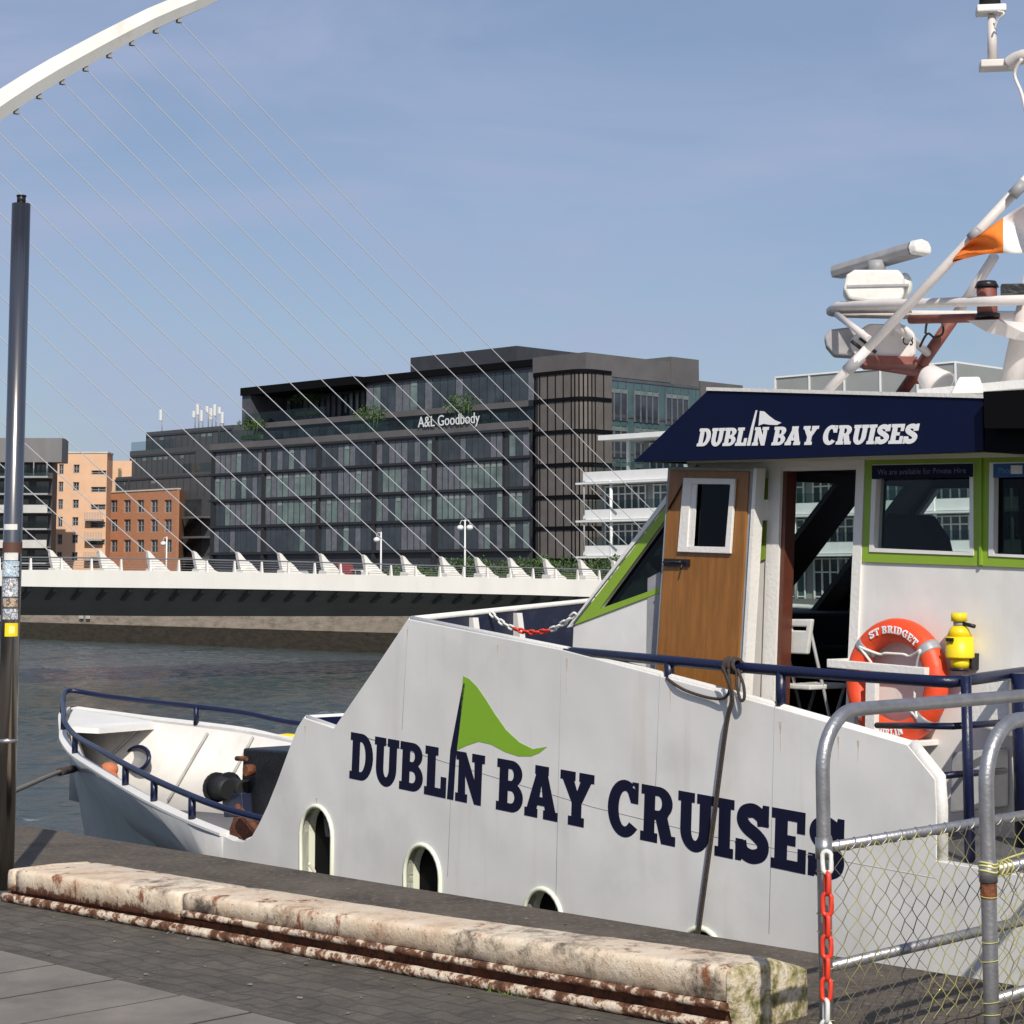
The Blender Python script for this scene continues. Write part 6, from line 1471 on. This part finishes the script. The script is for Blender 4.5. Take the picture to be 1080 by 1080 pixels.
stm = [ramp_mat('sticker_print_'+n_, c_, [.38, .46, .54, .62], s_, .5, 0, 3, detail=3) for n_, c_, s_ in (('blue', [(.75,.75,.75), (.15,.35,.5), (.7,.72,.74), (.05,.06,.1)], 26), ('mono', [(.7,.7,.72), (.05,.05,.06), (.68,.68,.7), (.2,.3,.4)], 32), ('tan', [(.5,.3,.1), (.1,.06,.04), (.6,.45,.3), (.12,.1,.1)], 24))]
sticker(553, 559, -50, 40, M['whitepl']); sticker(583, 591, -40, 50, M['whitepl']); sticker(592, 608, -55, 60, stm[0]); sticker(610, 629, -50, 55, stm[1]); sticker(631, 640, -40, 55, stm[2]); sticker(642, 653, -40, 60, stm[1])
s_y = sticker(657, 671, -20, 62, M['yellow'])
sticker(660, 668, 5, 40, mat('yellow_print', (.9, .80, .25), .5), rad=.0542)

# --- the two mesh gates
def gate(X0_, Y0_, dirv, lab, LEN=2.6, seed=1):
    rnd = random.Random(seed); O = Vector((X0_, Y0_, 0)); D = dirv.normalized(); NN = Vector((D.y, -D.x, 0))
    gt = thing('mesh_gate', lab, 'gate', O); r_ = .0245; ZT = 1.235; rc_ = .20
    pts = [O+Vector((0,0,.0)), O+Vector((0,0,.5)), O+Vector((0,0,ZT-rc_-.1))]
    for a in range(0, 91, 9): pts.append(O + D*(rc_-rc_*math.cos(R(a))) + Vector((0,0,ZT-rc_+rc_*math.sin(R(a)))))
    pts += [O+D*(LEN-rc_)+Vector((0,0,ZT))]
    for a in range(9, 91, 9): pts.append(O + D*(LEN-rc_+rc_*math.sin(R(a))) + Vector((0,0,ZT-rc_+rc_*math.cos(R(a)))))
    pts += [O+D*LEN]
    m = MB(); m.tube(pts, r_, 18); m.build('tube_frame', M['galv'], gt)
    for z_, nm in ((.775, 'mid_rail'), (.375, 'lower_rail')):
        m = MB(); m.tube([O+D*r_*.6+Vector((0,0,z_)), O+D*(LEN-r_*.6)+Vector((0,0,z_))], .019, 14); m.build(nm, M['galv'], gt)
    m = MB(); 
    for xx in (0, ): m.tube([O+Vector((0,0,.775-.035)), O+Vector((0,0,.775+.035))], r_+.005, 18)
    m.build('clamp', M['galv'], gt)
    # chain-link: zig-zag wires
    m = MB(); pit = .043; ztop_, zbot = .775, .075; rowh = .037; nx = int(LEN/pit); nrow = int((ztop_-zbot)/rowh)
    for k in range(1, nx):
        pts = []
        for j in range(nrow+1):
            x = k*pit + (pit/2 if (j+k) % 2 else -pit/2)*.98 ; z_ = ztop_ - j*rowh
            x = k*pit + (pit*.5)*(1 if j % 2 else -1)*(1 if k % 2 else -1)
            sag = .02*mn.noise(Vector((k*.2+seed*7, j*.15, 0))); pts.append(O + D*(x+sag) + NN*(.026+.004*(1 if j % 2 else -1)) + Vector((0,0,z_+.012*mn.noise(Vector((k*.3, j*.3, seed*3))))))
        m.tube(pts, .0021, 4, caps=False)
    w_ = m.build('wire_mesh', M['wire'], gt)
    m = MB(); n_ = int(LEN/.035)    # binding spiral on the mid rail
    pts = [O+D*(.06+q*.004) + Vector((0,0,.775)) + NN*(.0195*math.cos(q*.26)) + Vector((0,0,.0195*math.sin(q*.26))) for q in range(int((LEN-.12)/.004))]
    m.tube(pts, .0024, 4, caps=False); m.build('binding_wire', M['galv'], gt)
    m = MB(); m.tube([O+D*q*.1+Vector((0,0,zbot+.01*mn.noise(Vector((q*.7,0,seed))))) for q in range(1, int(LEN*10))], .003, 5, caps=False); m.build('bottom_wire', M['rope'], gt)
    for q in range(0, 9):       # twists of wire on the post
        z_ = (.775, .765, .70, .56, .5, .37, .33, .2, .12)[q]; m = MB()
        m.tube([O+Vector(((r_+.003)*math.cos(R(a)), (r_+.003)*math.sin(R(a)), z_+.006*math.sin(R(a*.7+q*40)))) for a in range(0, 360, 24)], .0016, 4, closed=True); m.build('wire_tie', M['wirey'], gt)
    return gt, O, D, NN
M['wire'] = mat('galvanised_wire', (.16, .145, .12), .6, metal=.3, var=.3, vscale=2, col2=(.46, .43, .15), mixpos=(.46, .54), mscale=1.1)
M['wirey'] = mat('yellow_green_wire', (.50, .47, .16), .7, var=.3, vscale=20)
gd = Vector((.70, .714, 0))
g1, O1, D1, N1 = gate(1.068, 6.95, gd, 'nearer to the boat, mesh gate with bent steel tube frame and red chain', 2.6, 1)
g2, O2, D2, N2 = gate((1040-540)/F*6.32, 6.42, gd, 'front mesh gate at the right edge with yellow rope tied round its post', 2.6, 2)
for z_ in (.80, .79, .775):
    m = MB(); m.tube([O2+Vector((.029*math.cos(R(a)), .029*math.sin(R(a)), z_+.004*math.sin(R(a*2)))) for a in range(0, 360, 24)], .0035, 5, closed=True); m.build('rope_turn', M['wirey'], g2)
m = MB(); m.tube(smooth([O2+Vector((.03, -.02, .79)), O2+D2*.1+Vector((0,0,.80)), O2+D2*.25+Vector((0,0,.81))], 4), .0035, 5); m.tube([O2+D2*(.03+q*.004)+Vector((0,0,.775+.024*math.sin(q*.9)))+N2*.024*math.cos(q*.9) for q in range(26)], .0035, 5); m.build('rope_turn', M['wirey'], g2)
m = MB(); m.tube([O2+Vector((0,0,.69)), O2+Vector((0,0,.76))], .0262, 16, caps=False); m.build('rust_patch', M['rust'], g2)
# red chain on the first post
cp = [on_y(871.5, 898, 6.88), on_y(872.5, 925, 6.87), on_y(872, 1000, 6.87), on_y(871, 1100, 6.87)]
chain('hanging_chain', smooth(cp, 4), .088, .047, .0085, lambda k, n: M['whitepl'] if k == 0 or k >= n-2 else M['redpl'], 'red plastic chain with white end links hanging down the first gate post', 'chain', Vector((.15, 1, 0)))
